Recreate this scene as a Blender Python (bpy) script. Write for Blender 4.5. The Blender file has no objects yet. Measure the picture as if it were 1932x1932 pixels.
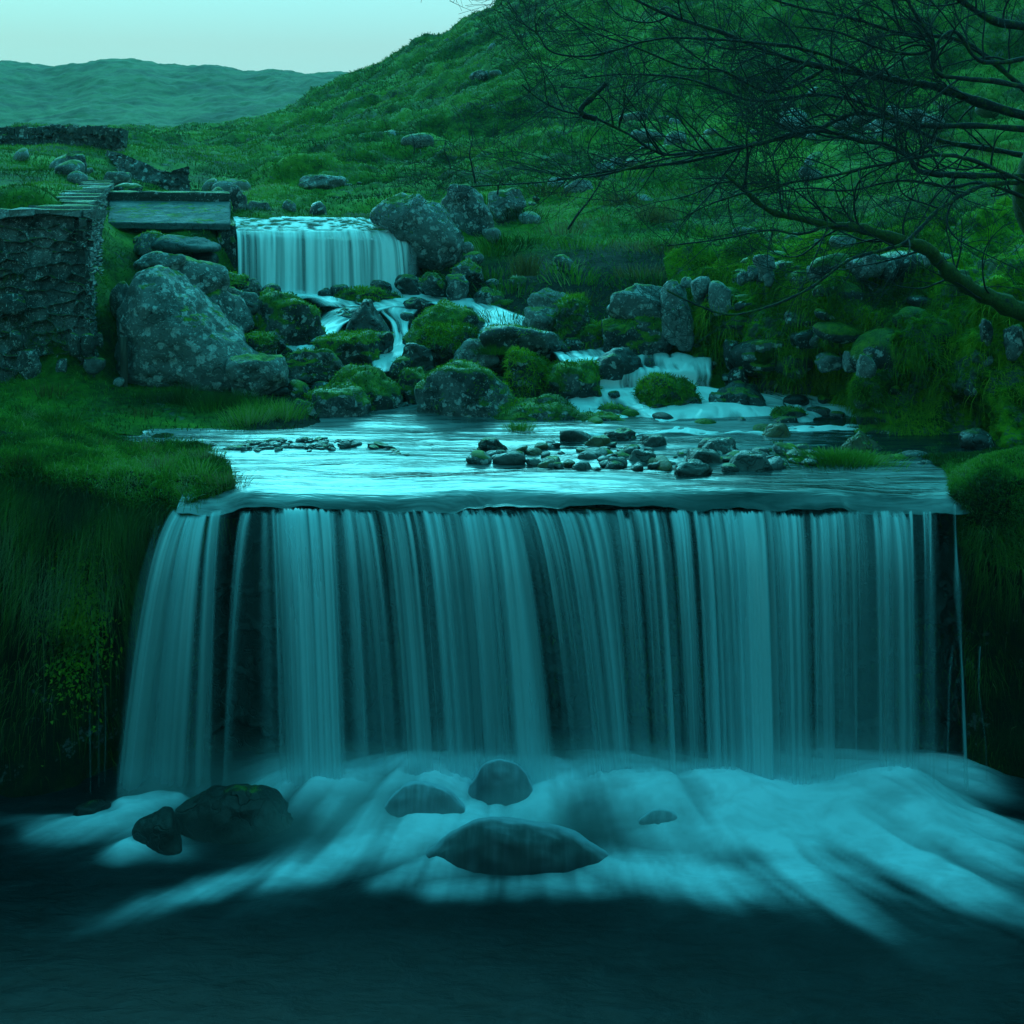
import bpy, bmesh, math, random
import numpy as np
from math import radians, pi
S = bpy.context.scene
COL = S.collection
# ---------------------------------------------------------------- camera
CAMZ, FPX, HOR, CX = 2.25, 2400.0, 330.0, 966.0
cam = bpy.data.objects.new('camera', bpy.data.cameras.new('camera'))
COL.objects.link(cam); S.camera = cam
cam.location = (0, 0, CAMZ); cam.rotation_euler = (pi/2, 0, 0)
cam.data.lens = FPX/1932*36; cam.data.sensor_width = 36
cam.data.shift_y = -(966-HOR)/1932
cam.data.clip_start = .1; cam.data.clip_end = 3000
# ---------------------------------------------------------------- sky, sun, exposure
SUN_EL, SUN_AZ = radians(24), radians(-35)      # low light from the valley mouth, up and left
W = bpy.data.worlds.new('World'); S.world = W; W.use_nodes = True
nt = W.node_tree; nt.nodes.clear()
def wn(t, **k):
    n = nt.nodes.new(t)
    for a, b in k.items(): setattr(n, a, b)
    return n
sky = wn('ShaderNodeTexSky', sky_type='NISHITA', sun_disc=False, sun_elevation=SUN_EL, sun_rotation=SUN_AZ)
sky.air_density = 1.5; sky.dust_density = 4
tc = wn('ShaderNodeTexCoord'); sp = wn('ShaderNodeSeparateXYZ'); nt.links.new(tc.outputs['Generated'], sp.inputs[0])
ramp = wn('ShaderNodeValToRGB'); e = ramp.color_ramp.elements
e[0].position = 0.0; e[0].color = (.14,.45,.46,1)
e[1].position = 1.0; e[1].color = (.035,.78,.92,1)
for p_, c_ in ((.03,(.185,.375,.375,1)),(.10,(.20,.355,.352,1)),(.2,(.20,.60,.62,1)),(.5,(.075,.95,1.05,1))):
    q = ramp.color_ramp.elements.new(p_); q.color = c_
nt.links.new(sp.outputs['Z'], ramp.inputs[0])
# brighter towards the pass on the right of the opening, dimmer far left and behind
dim = wn('ShaderNodeMapRange'); dim.interpolation_type='SMOOTHSTEP'
dot = wn('ShaderNodeVectorMath', operation='DOT_PRODUCT'); nt.links.new(tc.outputs['Generated'], dot.inputs[0])
dot.inputs[1].default_value = (.25, .96, .05)
nt.links.new(dot.outputs['Value'], dim.inputs['Value'])
dim.inputs['From Min'].default_value = -.2; dim.inputs['From Max'].default_value = 1.0
dim.inputs['To Min'].default_value = .38; dim.inputs['To Max'].default_value = 1.1
mul = wn('ShaderNodeVectorMath', operation='SCALE'); nt.links.new(ramp.outputs[0], mul.inputs[0]); nt.links.new(dim.outputs[0], mul.inputs['Scale'])
mul2 = wn('ShaderNodeVectorMath', operation='SCALE'); nt.links.new(mul.outputs[0], mul2.inputs[0]); mul2.inputs['Scale'].default_value = 13.0
tint = wn('ShaderNodeMix', data_type='RGBA', blend_type='MULTIPLY'); tint.inputs['Factor'].default_value = 1
nt.links.new(sky.outputs[0], tint.inputs['A']); tint.inputs['B'].default_value = (.25,.9,.9,1)
mx = wn('ShaderNodeMix', data_type='RGBA'); mx.inputs['Factor'].default_value = .95
nt.links.new(tint.outputs['Result'], mx.inputs['A']); nt.links.new(mul2.outputs[0], mx.inputs['B'])
bg = wn('ShaderNodeBackground'); bg.inputs['Strength'].default_value = .15
nt.links.new(mx.outputs['Result'], bg.inputs['Color'])
wo = wn('ShaderNodeOutputWorld'); nt.links.new(bg.outputs[0], wo.inputs['Surface'])
sl = bpy.data.lights.new('sun', 'SUN'); sl.energy = 2.4; sl.angle = radians(38); sl.color = (.14,.90,1.0); sl.specular_factor = .45
sun = bpy.data.objects.new('sun', sl); COL.objects.link(sun)
sun.rotation_euler = (radians(90)-SUN_EL, 0, -SUN_AZ + pi)
sun.rotation_euler = (radians(-58), radians(-22), 0)
S.view_settings.view_transform = 'Standard'; S.view_settings.look = 'None'
S.view_settings.exposure = 0; S.view_settings.gamma = 1
S.cycles.max_bounces = 6; S.cycles.transparent_max_bounces = 16
S.cycles.diffuse_bounces = 3; S.cycles.volume_bounces = 1
# ---------------------------------------------------------------- helpers
def P(px, py, d): return np.stack([(np.asarray(px,float)-CX)/FPX*d, np.asarray(d,float)+0*np.asarray(px,float), CAMZ-(np.asarray(py,float)-HOR)/FPX*d], -1)
def tag(o, label=None, cat=None, group=None, kind=None):
    for k, v in (('label',label),('category',cat),('group',group),('kind',kind)):
        if v: o[k] = v
    return o
def empty(name, loc=(0,0,0)):
    o = bpy.data.objects.new(name, None); COL.objects.link(o); o.location = loc; o.empty_display_size=.1
    return o
def mesh_obj(name, V, F, mat, parent=None, attrs=None, smooth=True, loc=None):
    """V (n,3); F list of int arrays (m,k); one mesh object"""
    V = np.asarray(V, float)
    if loc is not None: V = V - np.asarray(loc)
    me = bpy.data.meshes.new(name)
    if not isinstance(F, (list, tuple)): F = [F]
    F = [f for f in F if len(f)]
    nl = sum(f.size for f in F); nf = sum(len(f) for f in F)
    me.vertices.add(len(V)); me.vertices.foreach_set('co', V.astype(np.float32).ravel())
    me.loops.add(nl); me.loops.foreach_set('vertex_index', np.concatenate([f.ravel() for f in F]).astype(np.int32))
    me.polygons.add(nf)
    tot = np.concatenate([np.full(len(f), f.shape[1]) for f in F])
    st = np.concatenate([[0], np.cumsum(tot)[:-1]])
    me.polygons.foreach_set('loop_start', st.astype(np.int32))
    try: me.polygons.foreach_set('loop_total', tot.astype(np.int32))
    except Exception: pass
    me.polygons.foreach_set('use_smooth', np.full(nf, smooth))
    for k, v in (attrs or {}).items():
        a = me.attributes.new(k, 'FLOAT', 'POINT'); a.data.foreach_set('value', np.asarray(v, np.float32).ravel())
    me.update(calc_edges=True); me.validate()
    me.materials.append(mat)
    o = bpy.data.objects.new(name, me); COL.objects.link(o)
    if loc is not None: o.location = loc
    if parent is not None: o.parent = parent
    return o
def grid_faces(nv, nu):
    i = np.arange((nv-1)*nu).reshape(nv-1, nu)[:, :-1].ravel()
    return np.stack([i, i+1, i+nu+1, i+nu], 1)
# lattice noise
def _h(x, y, z, s):
    n = (x*374761393 + y*668265263 + z*1274126177 + s*974634777) & 0xffffffff
    n = ((n ^ (n >> 13))*1274126177) & 0xffffffff
    n = ((n ^ (n >> 16))*2246822519) & 0xffffffff
    return ((n ^ (n >> 15)) & 0xffffff)/16777215.0
def vnoise(p, s=0):
    p = np.asarray(p, float); f = np.floor(p).astype(np.int64); t = p-f; t = t*t*t*(t*(t*6-15)+10)
    x, y, z = f[...,0], f[...,1], f[...,2]; r = 0
    for i in (0,1):
        wx = t[...,0] if i else 1-t[...,0]
        for j in (0,1):
            wy = t[...,1] if j else 1-t[...,1]
            for k in (0,1):
                wz = t[...,2] if k else 1-t[...,2]
                r = r + wx*wy*wz*_h(x+i, y+j, z+k, s)
    return r*2-1
def fbm(p, oct=4, s=0, gain=.5):
    r = 0; a = 1; t = 0; p = np.asarray(p, float)
    for o in range(oct):
        r = r + a*vnoise(p*2**o + 17.3*o, s+o); t += a; a *= gain
    return r/t
def worley2(u, v, s=0):
    """F1, F2 and cell id on a 2D lattice"""
    iu, iv = np.floor(u).astype(np.int64), np.floor(v).astype(np.int64)
    f1 = np.full(u.shape, 9.); f2 = np.full(u.shape, 9.); cid = np.zeros(u.shape)
    for a in (-1,0,1):
        for b in (-1,0,1):
            x, y = iu+a, iv+b
            cxx = x+.15+.7*_h(x,y,x*0,s); cy = y+.15+.7*_h(x,y,x*0,s+1)
            d = np.hypot(cxx-u, cy-v)
            m = d < f1
            f2 = np.where(m, f1, np.minimum(f2, d)); cid = np.where(m, _h(x,y,x*0,s+2), cid); f1 = np.where(m, d, f1)
    return f1, f2, cid
def cr1(A, n):
    """Catmull-Rom along axis 0 to n samples"""
    A = np.asarray(A, float); m = len(A)
    t = np.linspace(0, m-1, n); i = np.minimum(t.astype(int), m-2); f = (t-i).reshape((-1,)+(1,)*(A.ndim-1))
    p0, p1, p2, p3 = A[np.maximum(i-1,0)], A[i], A[i+1], A[np.minimum(i+2,m-1)]
    m1, m2 = (p2-p0)*.5, (p3-p1)*.5
    return (2*f**3-3*f**2+1)*p1 + (f**3-2*f**2+f)*m1 + (-2*f**3+3*f**2)*p2 + (f**3-f**2)*m2
def sheet_pts(rows, nv, nu):
    A = np.array([[P(*c) for c in r] for r in rows])
    B = cr1(A, nv); return np.swapaxes(cr1(np.swapaxes(B,0,1), nu), 0, 1)
def grid_normals(G):
    du = np.gradient(G, axis=1); dv = np.gradient(G, axis=0)
    n = np.cross(du, dv); return n/(np.linalg.norm(n, axis=-1, keepdims=True)+1e-12)
def sm(x, a, b):
    t = np.clip((x-a)/(b-a), 0, 1); return t*t*(3-2*t)
# ---------------------------------------------------------------- materials
def mat(name):
    m = bpy.data.materials.new(name); m.use_nodes = True; t = m.node_tree; t.nodes.clear()
    return m, t
class N:
    def __init__(s, t): s.t = t
    def n(s, ty, ins=None, **k):
        x = s.t.nodes.new(ty)
        for a, b in k.items(): setattr(x, a, b)
        for a, b in (ins or {}).items():
            if isinstance(b, bpy.types.NodeSocket): s.t.links.new(b, x.inputs[a])
            else: x.inputs[a].default_value = b
        return x
    def pos(s, sc=(1,1,1)):
        g = s.n('ShaderNodeNewGeometry'); v = s.n('ShaderNodeVectorMath', {0:g.outputs['Position'],1:sc}, operation='MULTIPLY'); return v.outputs[0]
    def noise(s, vec, scale, det=4, rough=.6, dist=0):
        return s.n('ShaderNodeTexNoise', {'Vector':vec,'Scale':scale,'Detail':det,'Roughness':rough,'Distortion':dist}).outputs[0]
    def mr(s, v, a, b, c=0., d=1.):
        return s.n('ShaderNodeMapRange', {'Value':v,'From Min':a,'From Max':b,'To Min':c,'To Max':d}, interpolation_type='SMOOTHSTEP').outputs[0]
    def m(s, op, a, b=0.):
        return s.n('ShaderNodeMath', {0:a,1:b}, operation=op).outputs[0]
    def mix(s, f, a, b):
        return s.n('ShaderNodeMix', {'Factor':f,'A':a,'B':b}, data_type='RGBA').outputs['Result']
    def ramp(s, v, stops):
        r = s.n('ShaderNodeValToRGB', {0:v}); el = r.color_ramp.elements
        while len(el) > 1: el.remove(el[-1])
        el[0].position, el[0].color = stops[0][0], (*stops[0][1],1)
        for p, c in stops[1:]:
            q = el.new(p); q.color = (*c,1)
        return r.outputs[0]
    def attr(s, name): return s.n('ShaderNodeAttribute', attribute_name=name).outputs['Fac']
    def bump(s, h, st=.5, dist=.02):
        return s.n('ShaderNodeBump', {'Height':h,'Strength':st,'Distance':dist}).outputs[0]
    def out(s, sh): s.n('ShaderNodeOutputMaterial', {'Surface':sh})
def c4(c): return (*c, 1)
def rock_mat(name, dark, mid, lichen=0., moss=0., rough=.75, lsc=14., msc=3., wet=0.):
    m, t = mat(name); k = N(t); pos = k.pos()
    info = k.n('ShaderNodeObjectInfo').outputs['Random']
    n1 = k.noise(pos, 3.5, 6, .65); n2 = k.noise(pos, 28, 5, .7)
    col = k.ramp(k.m('ADD', k.m('MULTIPLY', n1, .55), k.m('MULTIPLY', n2, .45)), [(.3,dark),(.52,mid),(.75,tuple(min(1,x*1.7) for x in mid))])
    col = k.mix(k.m('MULTIPLY', info, .5), col, c4(tuple(x*.6 for x in dark)))
    h = k.m('ADD', k.m('MULTIPLY', n1, .6), k.m('MULTIPLY', n2, .4))
    # cracks and pits
    vc = k.n('ShaderNodeTexVoronoi', {'Vector':k.n('ShaderNodeVectorMath', {0:pos,1:k.n('ShaderNodeTexNoise',{'Vector':pos,'Scale':4.}).outputs['Color']}, operation='ADD').outputs[0],'Scale':3.2}, feature='DISTANCE_TO_EDGE').outputs[0]
    crack = k.mr(vc, 0., .035, 1., 0.)
    col = k.mix(k.m('MULTIPLY', crack, .55), col, (.008,.009,.009,1))
    h = k.m('SUBTRACT', h, k.m('MULTIPLY', crack, .35))
    if lichen > 0:
        wv = k.n('ShaderNodeVectorMath', {0:k.n('ShaderNodeTexNoise',{'Vector':pos,'Scale':lsc*1.3,'Detail':4.}).outputs['Color'],'Scale':.16}, operation='SCALE').outputs[0]
        pv = k.n('ShaderNodeVectorMath', {0:pos,1:wv}, operation='ADD').outputs[0]
        v1 = k.n('ShaderNodeTexVoronoi', {'Vector':pv,'Scale':lsc*.8}); v2 = k.n('ShaderNodeTexVoronoi', {'Vector':pv,'Scale':lsc*2.7})
        s1 = k.mr(k.m('ADD', v1.outputs['Distance'], k.m('MULTIPLY', n2, .35)), .46, .58, 1., 0.); s2 = k.mr(v2.outputs['Distance'], .25, .36, 1., 0.)
        cel = k.n('ShaderNodeSeparateColor', {0:v1.outputs['Color']}).outputs[0]; cel2 = k.n('ShaderNodeSeparateColor', {0:v2.outputs['Color']}).outputs[0]
        zone = k.noise(pos, 2.2, 3, .6)
        a = k.m('MULTIPLY', s1, k.mr(k.m('ADD', cel, zone), 1.25-lichen*.62, 1.3-lichen*.62))
        b = k.m('MULTIPLY', s2, k.mr(k.m('ADD', cel2, zone), 1.28-lichen*.4, 1.33-lichen*.4))
        lm = k.m('MAXIMUM', a, k.m('MULTIPLY', b, .75))
        wash = k.mr(k.m('ADD', zone, k.m('MULTIPLY', n2, .25)), .72-lichen*.22, .85-lichen*.22)
        col = k.mix(k.m('MULTIPLY', wash, .45), col, (.20,.22,.215,1))
        lc = k.ramp(k.noise(pos, 60, 3), [(.3,(.20,.24,.235)),(.7,(.55,.58,.57))])
        col = k.mix(k.m('MULTIPLY', lm, .85), col, lc)
    if moss > 0:
        nz = k.n('ShaderNodeSeparateXYZ', {0:k.n('ShaderNodeNewGeometry').outputs['Normal']}).outputs[2]
        mm = k.m('ADD', k.m('MULTIPLY', nz, .62), k.m('MULTIPLY', k.noise(pos, msc, 5, .7), 1.15))
        mk = k.mr(mm, 1.28-moss*.62, 1.42-moss*.62)
        mc = k.ramp(k.noise(pos, 9, 5, .7), [(.32,(.012,.040,.004)),(.5,(.050,.130,.008)),(.68,(.14,.24,.010))])
        col = k.mix(mk, col, mc)
        h = k.m('ADD', h, k.m('MULTIPLY', mk, k.m('MULTIPLY', k.noise(pos, 55, 3, .7), .9)))
    r = k.mr(k.noise(pos, 5, 3), .3, .7, rough-.15, min(1, rough+.12))
    b = k.n('ShaderNodeBsdfPrincipled', {'Base Color':col,'Roughness':r,'Normal':k.bump(h, .75, .03),'Specular IOR Level':.5 if wet else .3})
    k.out(b.outputs[0]); return m
M = {}
M['lichen'] = rock_mat('lichened_rock', (.012,.015,.015), (.085,.095,.09), lichen=1.15, moss=.35, lsc=11)
M['grey'] = rock_mat('grey_rock', (.010,.013,.013), (.06,.068,.068), lichen=.8, moss=.5)
M['pale'] = rock_mat('pale_rock', (.05,.06,.06), (.17,.185,.18), lichen=.8, moss=.45, lsc=22)
M['mossy'] = rock_mat('mossy_rock', (.010,.012,.012), (.045,.050,.048), lichen=.35, moss=1.0, rough=.6)
M['half'] = rock_mat('half_mossy_rock', (.006,.008,.008), (.04,.046,.045), lichen=.75, moss=.75, rough=.55)
M['dark'] = rock_mat('wet_dark_rock', (.006,.008,.008), (.028,.032,.032), lichen=.05, moss=.35, rough=.38, wet=1)
M['black'] = rock_mat('soaked_black_rock', (.003,.004,.004), (.010,.012,.012), moss=.12, rough=.5, wet=1)
M['pebble'] = rock_mat('wet_pebble', (.014,.018,.018), (.06,.068,.064), lichen=.0, moss=.08, rough=.36, wet=1)
M['brown'] = rock_mat('brown_pebble', (.03,.025,.012), (.12,.09,.03), lichen=.0, moss=.25, rough=.42, wet=1)
M['slab'] = rock_mat('wet_concrete', (.045,.07,.075), (.10,.14,.145), moss=.12, rough=.88)
M['wallrock'] = rock_mat('wall_stone', (.018,.021,.021), (.075,.082,.08), lichen=.45, moss=.42, lsc=26)
M['coping'] = rock_mat('coping_slab', (.08,.09,.085), (.20,.215,.21), lichen=.6, moss=.35, lsc=26)
M['farwall'] = rock_mat('far_wall_stone', (.015,.018,.018), (.06,.066,.065), lichen=.4, moss=.2, lsc=8)
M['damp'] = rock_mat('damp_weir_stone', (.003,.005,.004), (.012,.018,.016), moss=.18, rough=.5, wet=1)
M['concrete_dark'] = rock_mat('mossy_concrete', (.015,.018,.016), (.05,.058,.05), lichen=.1, moss=.4)
def grass_mat(name, stops, trans=.25):
    m, t = mat(name); k = N(t)
    a = k.attr('tint'); stops = [(p_, tuple(x*.92 for x in c_)) for p_, c_ in stops]
    col = k.ramp(a, stops)
    b = k.n('ShaderNodeBsdfDiffuse', {'Color':col}); c = k.n('ShaderNodeBsdfTranslucent', {'Color':col})
    g = k.n('ShaderNodeBsdfGlossy', {'Color':(.6,.7,.6,1),'Roughness':.45})
    s = k.n('ShaderNodeMixShader', {0:trans,1:b.outputs[0],2:c.outputs[0]})
    s2 = k.n('ShaderNodeMixShader', {0:.035,1:s.outputs[0],2:g.outputs[0]})
    k.out(s2.outputs[0]); return m
M['grass'] = grass_mat('grass_blade', [(0,(.016,.05,.006)),(.45,(.055,.17,.016)),(.75,(.12,.28,.022)),(.93,(.2,.38,.05)),(1,(.30,.34,.16))])
M['darkgrass'] = grass_mat('hanging_grass_blade', [(0,(.010,.03,.003)),(.5,(.05,.14,.008)),(.8,(.11,.24,.012)),(1,(.22,.25,.10))])
M['moss'] = grass_mat('moss_frond', [(0,(.015,.05,.003)),(.5,(.10,.24,.006)),(.85,(.26,.44,.008)),(1,(.28,.40,.02))], .15)
M['rush'] = grass_mat('rush_blade', [(0,(.06,.05,.01)),(.5,(.14,.11,.03)),(1,(.22,.22,.10))])
def ground_mat(name, cols, rocky=.3, sc=1., bump=1., bed=False):
    m, t = mat(name); k = N(t); pos = k.pos()
    n0 = k.noise(pos, .35*sc, 4, .6); n1 = k.noise(pos, 1.7*sc, 6, .65, .4); n2 = k.noise(pos, 11*sc, 6, .75)
    v = k.m('ADD', k.m('MULTIPLY', n0, .4), k.m('ADD', k.m('MULTIPLY', n1, .35), k.m('MULTIPLY', n2, .25)))
    col = k.ramp(v, [(p_, tuple(x*.9 for x in c_)) for p_, c_ in cols])
    stone = k.mr(k.m('ADD', k.m('MULTIPLY', k.noise(pos, 1.1*sc, 5, .7), .6), k.m('MULTIPLY', k.noise(pos, 6*sc, 5, .75), .4)), .60-rocky*.1, .64-rocky*.1)
    col = k.mix(k.m('MULTIPLY', stone, .8), col, k.ramp(n2, [(.3,(.03,.034,.034)),(.7,(.16,.17,.165))]))
    h = k.m('ADD', k.m('MULTIPLY', n1, .7), k.m('MULTIPLY', n2, .5))
    if bed: col = k.mix(k.attr('bed'), col, k.ramp(n2, [(.35,(.004,.007,.005)),(.6,(.018,.026,.018)),(.72,(.03,.07,.01))]))
    b = k.n('ShaderNodeBsdfPrincipled', {'Base Color':col,'Roughness':.9,'Specular IOR Level':.15,'Normal':k.bump(h, .9*bump, .12/sc)})
    k.out(b.outputs[0]); return m
GR = [(.38,(.004,.014,.003)),(.44,(.016,.05,.006)),(.50,(.045,.135,.012)),(.56,(.10,.23,.018)),(.66,(.19,.32,.030))]
M['hill'] = ground_mat('rough_hill_grass', GR, .25, 1., 1., True)
M['farhill'] = ground_mat('hazed_hill_grass', [(.42,(.022,.046,.020)),(.5,(.052,.098,.040)),(.57,(.09,.155,.062))], .05, .5, .35)  # paler and bluer than the near hill: haze painted into the grass colour
M['turf'] = ground_mat('bank_turf', GR, .1, 2.)
M['bank'] = ground_mat('steep_mossy_bank', [(.36,(.004,.012,.003)),(.45,(.02,.06,.004)),(.53,(.11,.26,.006)),(.62,(.25,.42,.008))], .75, 3., 1.4)
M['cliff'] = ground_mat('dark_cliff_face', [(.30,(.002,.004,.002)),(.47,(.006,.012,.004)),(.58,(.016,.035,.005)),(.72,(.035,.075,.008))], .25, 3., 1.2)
M['bed'] = ground_mat('stream_bed', [(.30,(.006,.010,.008)),(.5,(.016,.024,.016)),(.7,(.035,.06,.02))], .6, 3.)
def bark_mat(name, moss):
    m, t = mat(name); k = N(t); pos = k.pos()
    n1 = k.noise(pos, 9, 5, .7); n2 = k.noise(pos, 45, 4, .7)
    col = k.ramp(n2, [(.3,(.005,.007,.006)),(.55,(.014,.018,.016)),(.75,(.06,.08,.075))])
    mk = k.mr(n1, .62-moss*.25, .70-moss*.25)
    col = k.mix(mk, col, k.ramp(n2, [(.3,(.008,.022,.002)),(.7,(.05,.11,.005))]))
    b = k.n('ShaderNodeBsdfPrincipled', {'Base Color':col,'Roughness':.85,'Normal':k.bump(n2, .8, .01)})
    k.out(b.outputs[0]); return m
M['bark'] = bark_mat('lichened_bark', .45); M['mossbark'] = bark_mat('mossy_bark', 1.1)
M['twig'] = bark_mat('dark_twig', 0.)
def wood_mat():
    m, t = mat('weathered_post'); k = N(t); pos = k.pos((1,1,.08))
    n = k.noise(pos, 60, 4); col = k.ramp(n, [(.3,(.02,.018,.014)),(.7,(.09,.08,.06))])
    k.out(k.n('ShaderNodeBsdfPrincipled', {'Base Color':col,'Roughness':.85,'Normal':k.bump(n,.6,.01)}).outputs[0]); return m
M['wood'] = wood_mat()
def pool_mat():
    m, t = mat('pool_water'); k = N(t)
    fo = k.attr('foam')  # milky water, with reflection bands painted into the same attribute
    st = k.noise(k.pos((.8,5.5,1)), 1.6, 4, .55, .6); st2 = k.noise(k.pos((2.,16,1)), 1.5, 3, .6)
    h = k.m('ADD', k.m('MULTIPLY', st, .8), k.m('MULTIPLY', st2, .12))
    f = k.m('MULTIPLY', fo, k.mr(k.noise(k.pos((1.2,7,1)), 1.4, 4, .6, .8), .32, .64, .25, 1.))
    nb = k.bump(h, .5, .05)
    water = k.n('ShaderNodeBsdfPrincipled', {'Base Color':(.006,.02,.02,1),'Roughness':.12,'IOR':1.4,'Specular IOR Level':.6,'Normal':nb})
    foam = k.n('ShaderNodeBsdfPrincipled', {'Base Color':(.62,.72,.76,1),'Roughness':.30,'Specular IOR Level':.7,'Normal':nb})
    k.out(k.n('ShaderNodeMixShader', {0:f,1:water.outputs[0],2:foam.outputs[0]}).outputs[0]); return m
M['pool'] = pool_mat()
def plunge_mat():
    m, t = mat('plunge_pool_water'); k = N(t)
    fo = k.attr('foam')
    n = k.noise(k.pos((1.6,3.4,1)), 2.2, 5, .6, .5); n2 = k.noise(k.pos((6,14,1)), 2.2, 4, .65)
    f = k.m('MULTIPLY', fo, k.m('ADD', k.mr(n, .25, .7, .8, 1.1), k.m('MULTIPLY', k.m('SUBTRACT', n2, .5), .25)))
    nb = k.bump(k.m('ADD', n, k.m('MULTIPLY', n2, .3)), .35, .05)
    base = k.ramp(k.m('ADD', k.m('MULTIPLY', n, .5), k.m('MULTIPLY', n2, .5)), [(.35,(.001,.003,.004)),(.65,(.008,.014,.018))])
    water = k.n('ShaderNodeBsdfPrincipled', {'Base Color':base,'Roughness':.5,'IOR':1.33,'Specular IOR Level':.25,'Normal':nb})
    foam = k.n('ShaderNodeBsdfDiffuse', {'Color':(.80,.88,1.,1)})
    k.out(k.n('ShaderNodeMixShader', {0:f,1:water.outputs[0],2:foam.outputs[0]}).outputs[0]); return m
M['plunge'] = plunge_mat()
def fall_mat(name, col=(.66,.86,.90), trans=.35, gloss=.06):
    m, t = mat(name); k = N(t); op = k.attr('op')
    d = k.n('ShaderNodeBsdfDiffuse', {'Color':c4(col)}); tr = k.n('ShaderNodeBsdfTranslucent', {'Color':c4(col)})
    g = k.n('ShaderNodeBsdfGlossy', {'Roughness':.3})
    s = k.n('ShaderNodeMixShader', {0:trans,1:d.outputs[0],2:tr.outputs[0]})
    s = k.n('ShaderNodeMixShader', {0:gloss,1:s.outputs[0],2:g.outputs[0]})
    o = k.n('ShaderNodeMixShader', {0:op,1:k.n('ShaderNodeBsdfTransparent').outputs[0],2:s.outputs[0]})
    k.out(o.outputs[0]); return m
M['fall'] = fall_mat('falling_water', (.60,.85,.92), .45); M['upper'] = fall_mat('lit_falling_water', (.90,.97,1.), .2, .06); M['stream'] = fall_mat('rushing_water', (.78,.92,.96), .2, .14)  # upper fall's stronger light is painted into its paler water colour
def veil_mat(nm, lo, hi, amp, cbase):
    m, t = mat(nm); k = N(t)
    n = k.noise(k.pos((20,5,2.0)), 1.2, 3, .5); nz = k.n('ShaderNodeSeparateXYZ', {0:k.n('ShaderNodeNewGeometry').outputs['Normal']}).outputs[2]
    f = k.m('MULTIPLY', k.mr(n, .3, .8, lo, hi), k.mr(nz, -.1, .95, .35, 1.))
    zz = k.n('ShaderNodeSeparateXYZ', {0:k.n('ShaderNodeNewGeometry').outputs['Position']}).outputs[2]
    base = k.mr(k.m('ADD', zz, k.m('MULTIPLY', k.m('SUBTRACT', k.noise(k.pos((3,3,2)), 2, 3), .5), .03)), -1.99, -1.93, .8, 0.)
    ny = k.n('ShaderNodeSeparateXYZ', {0:k.n('ShaderNodeNewGeometry').outputs['Normal']}).outputs[1]
    spill = k.m('MULTIPLY', k.mr(k.m('SUBTRACT', k.m('MULTIPLY', ny, -1.), k.m('MULTIPLY', k.m('SUBTRACT', n, .5), .28)), -.05, .80, amp, .0), 1.)
    f = k.m('MAXIMUM', k.m('MAXIMUM', f, base), spill)
    a = k.n('ShaderNodeBsdfPrincipled', {'Base Color':c4(cbase),'Roughness':.5})
    b = k.n('ShaderNodeBsdfDiffuse', {'Color':(.72,.84,1.,1)})
    k.out(k.n('ShaderNodeMixShader', {0:f,1:a.outputs[0],2:b.outputs[0]}).outputs[0]); return m
M['veil'] = veil_mat('rock_under_thin_running_water', .02, .10, .42, (.014,.020,.024)); M['veil2'] = veil_mat('rock_under_running_water', .16, .34, .62, (.03,.04,.045))
def vol_mat(name, col, dens):
    m, t = mat(name); k = N(t)
    v = k.n('ShaderNodeVolumePrincipled', {'Color':c4(col),'Density':dens,'Anisotropy':0.})
    k.n('ShaderNodeOutputMaterial', {'Volume':v.outputs[0]}); return m
# ---------------------------------------------------------------- blades, rocks, tubes
RNG = np.random.default_rng(7)
def blades(base, nrm, L, w, up=.6, rnd=.5, droop=.5, flow=(0,0,0), rng=RNG, hang=0.):
    """vertex/face arrays of curved two-segment blades"""
    n = len(base)
    d = nrm*(1-up) + np.array([0,0,1.])*up + rng.normal(0, rnd, (n,3)) + np.asarray(flow)
    d /= np.linalg.norm(d, axis=1, keepdims=True)+1e-9
    L = (L*rng.uniform(.55,1.25,n))[:,None]
    side = np.cross(d, rng.normal(0,1,(n,3))); side[:,1] *= .5
    side /= np.linalg.norm(side,axis=1,keepdims=True)+1e-9
    g = np.array([0,0,-1.])
    wv = side*(w*rng.uniform(.6,1.3,n))[:,None]
    mid = base + d*L*.5 + g*L*hang*.25
    tip = mid + (d*.55 + g*(droop+hang)*.6)*L*.6
    V = np.stack([base-wv, base+wv, mid+wv*.75, mid-wv*.75, tip], 1).reshape(-1,3)
    i = np.arange(n)*5
    Q = np.stack([i,i+1,i+2,i+3],1); T = np.stack([i+3,i+2,i+4],1)
    return V, [Q, T]
def grid_sample(G, Nn, wt, n, rng=RNG):
    """random points on a grid surface with probability wt*area"""
    a = np.linalg.norm(np.cross(G[1:,:-1]-G[:-1,:-1], G[:-1,1:]-G[:-1,:-1]), axis=-1)
    p = (a*wt[:-1,:-1]).ravel(); p = p/p.sum()
    c = rng.choice(len(p), n, p=p); i, j = c//a.shape[1], c%a.shape[1]
    u, v = rng.random((n,1)), rng.random((n,1))
    def bl(A): return A[i,j]*(1-u)*(1-v)+A[i,j+1]*u*(1-v)+A[i+1,j]*(1-u)*v+A[i+1,j+1]*u*v
    b = bl(G); m = bl(Nn); return b, m/np.linalg.norm(m,axis=1,keepdims=True)
def tints(base, k=.35, sc=1.5, s=5, rng=RNG, off=0.):
    t = .45 + 1.0*fbm(base*sc, 3, s) + rng.normal(0, .14, len(base)) + off
    t = np.where(rng.random(len(base)) < .012, 1., t)
    return np.repeat(np.clip(t, 0, 1), 5)
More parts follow.
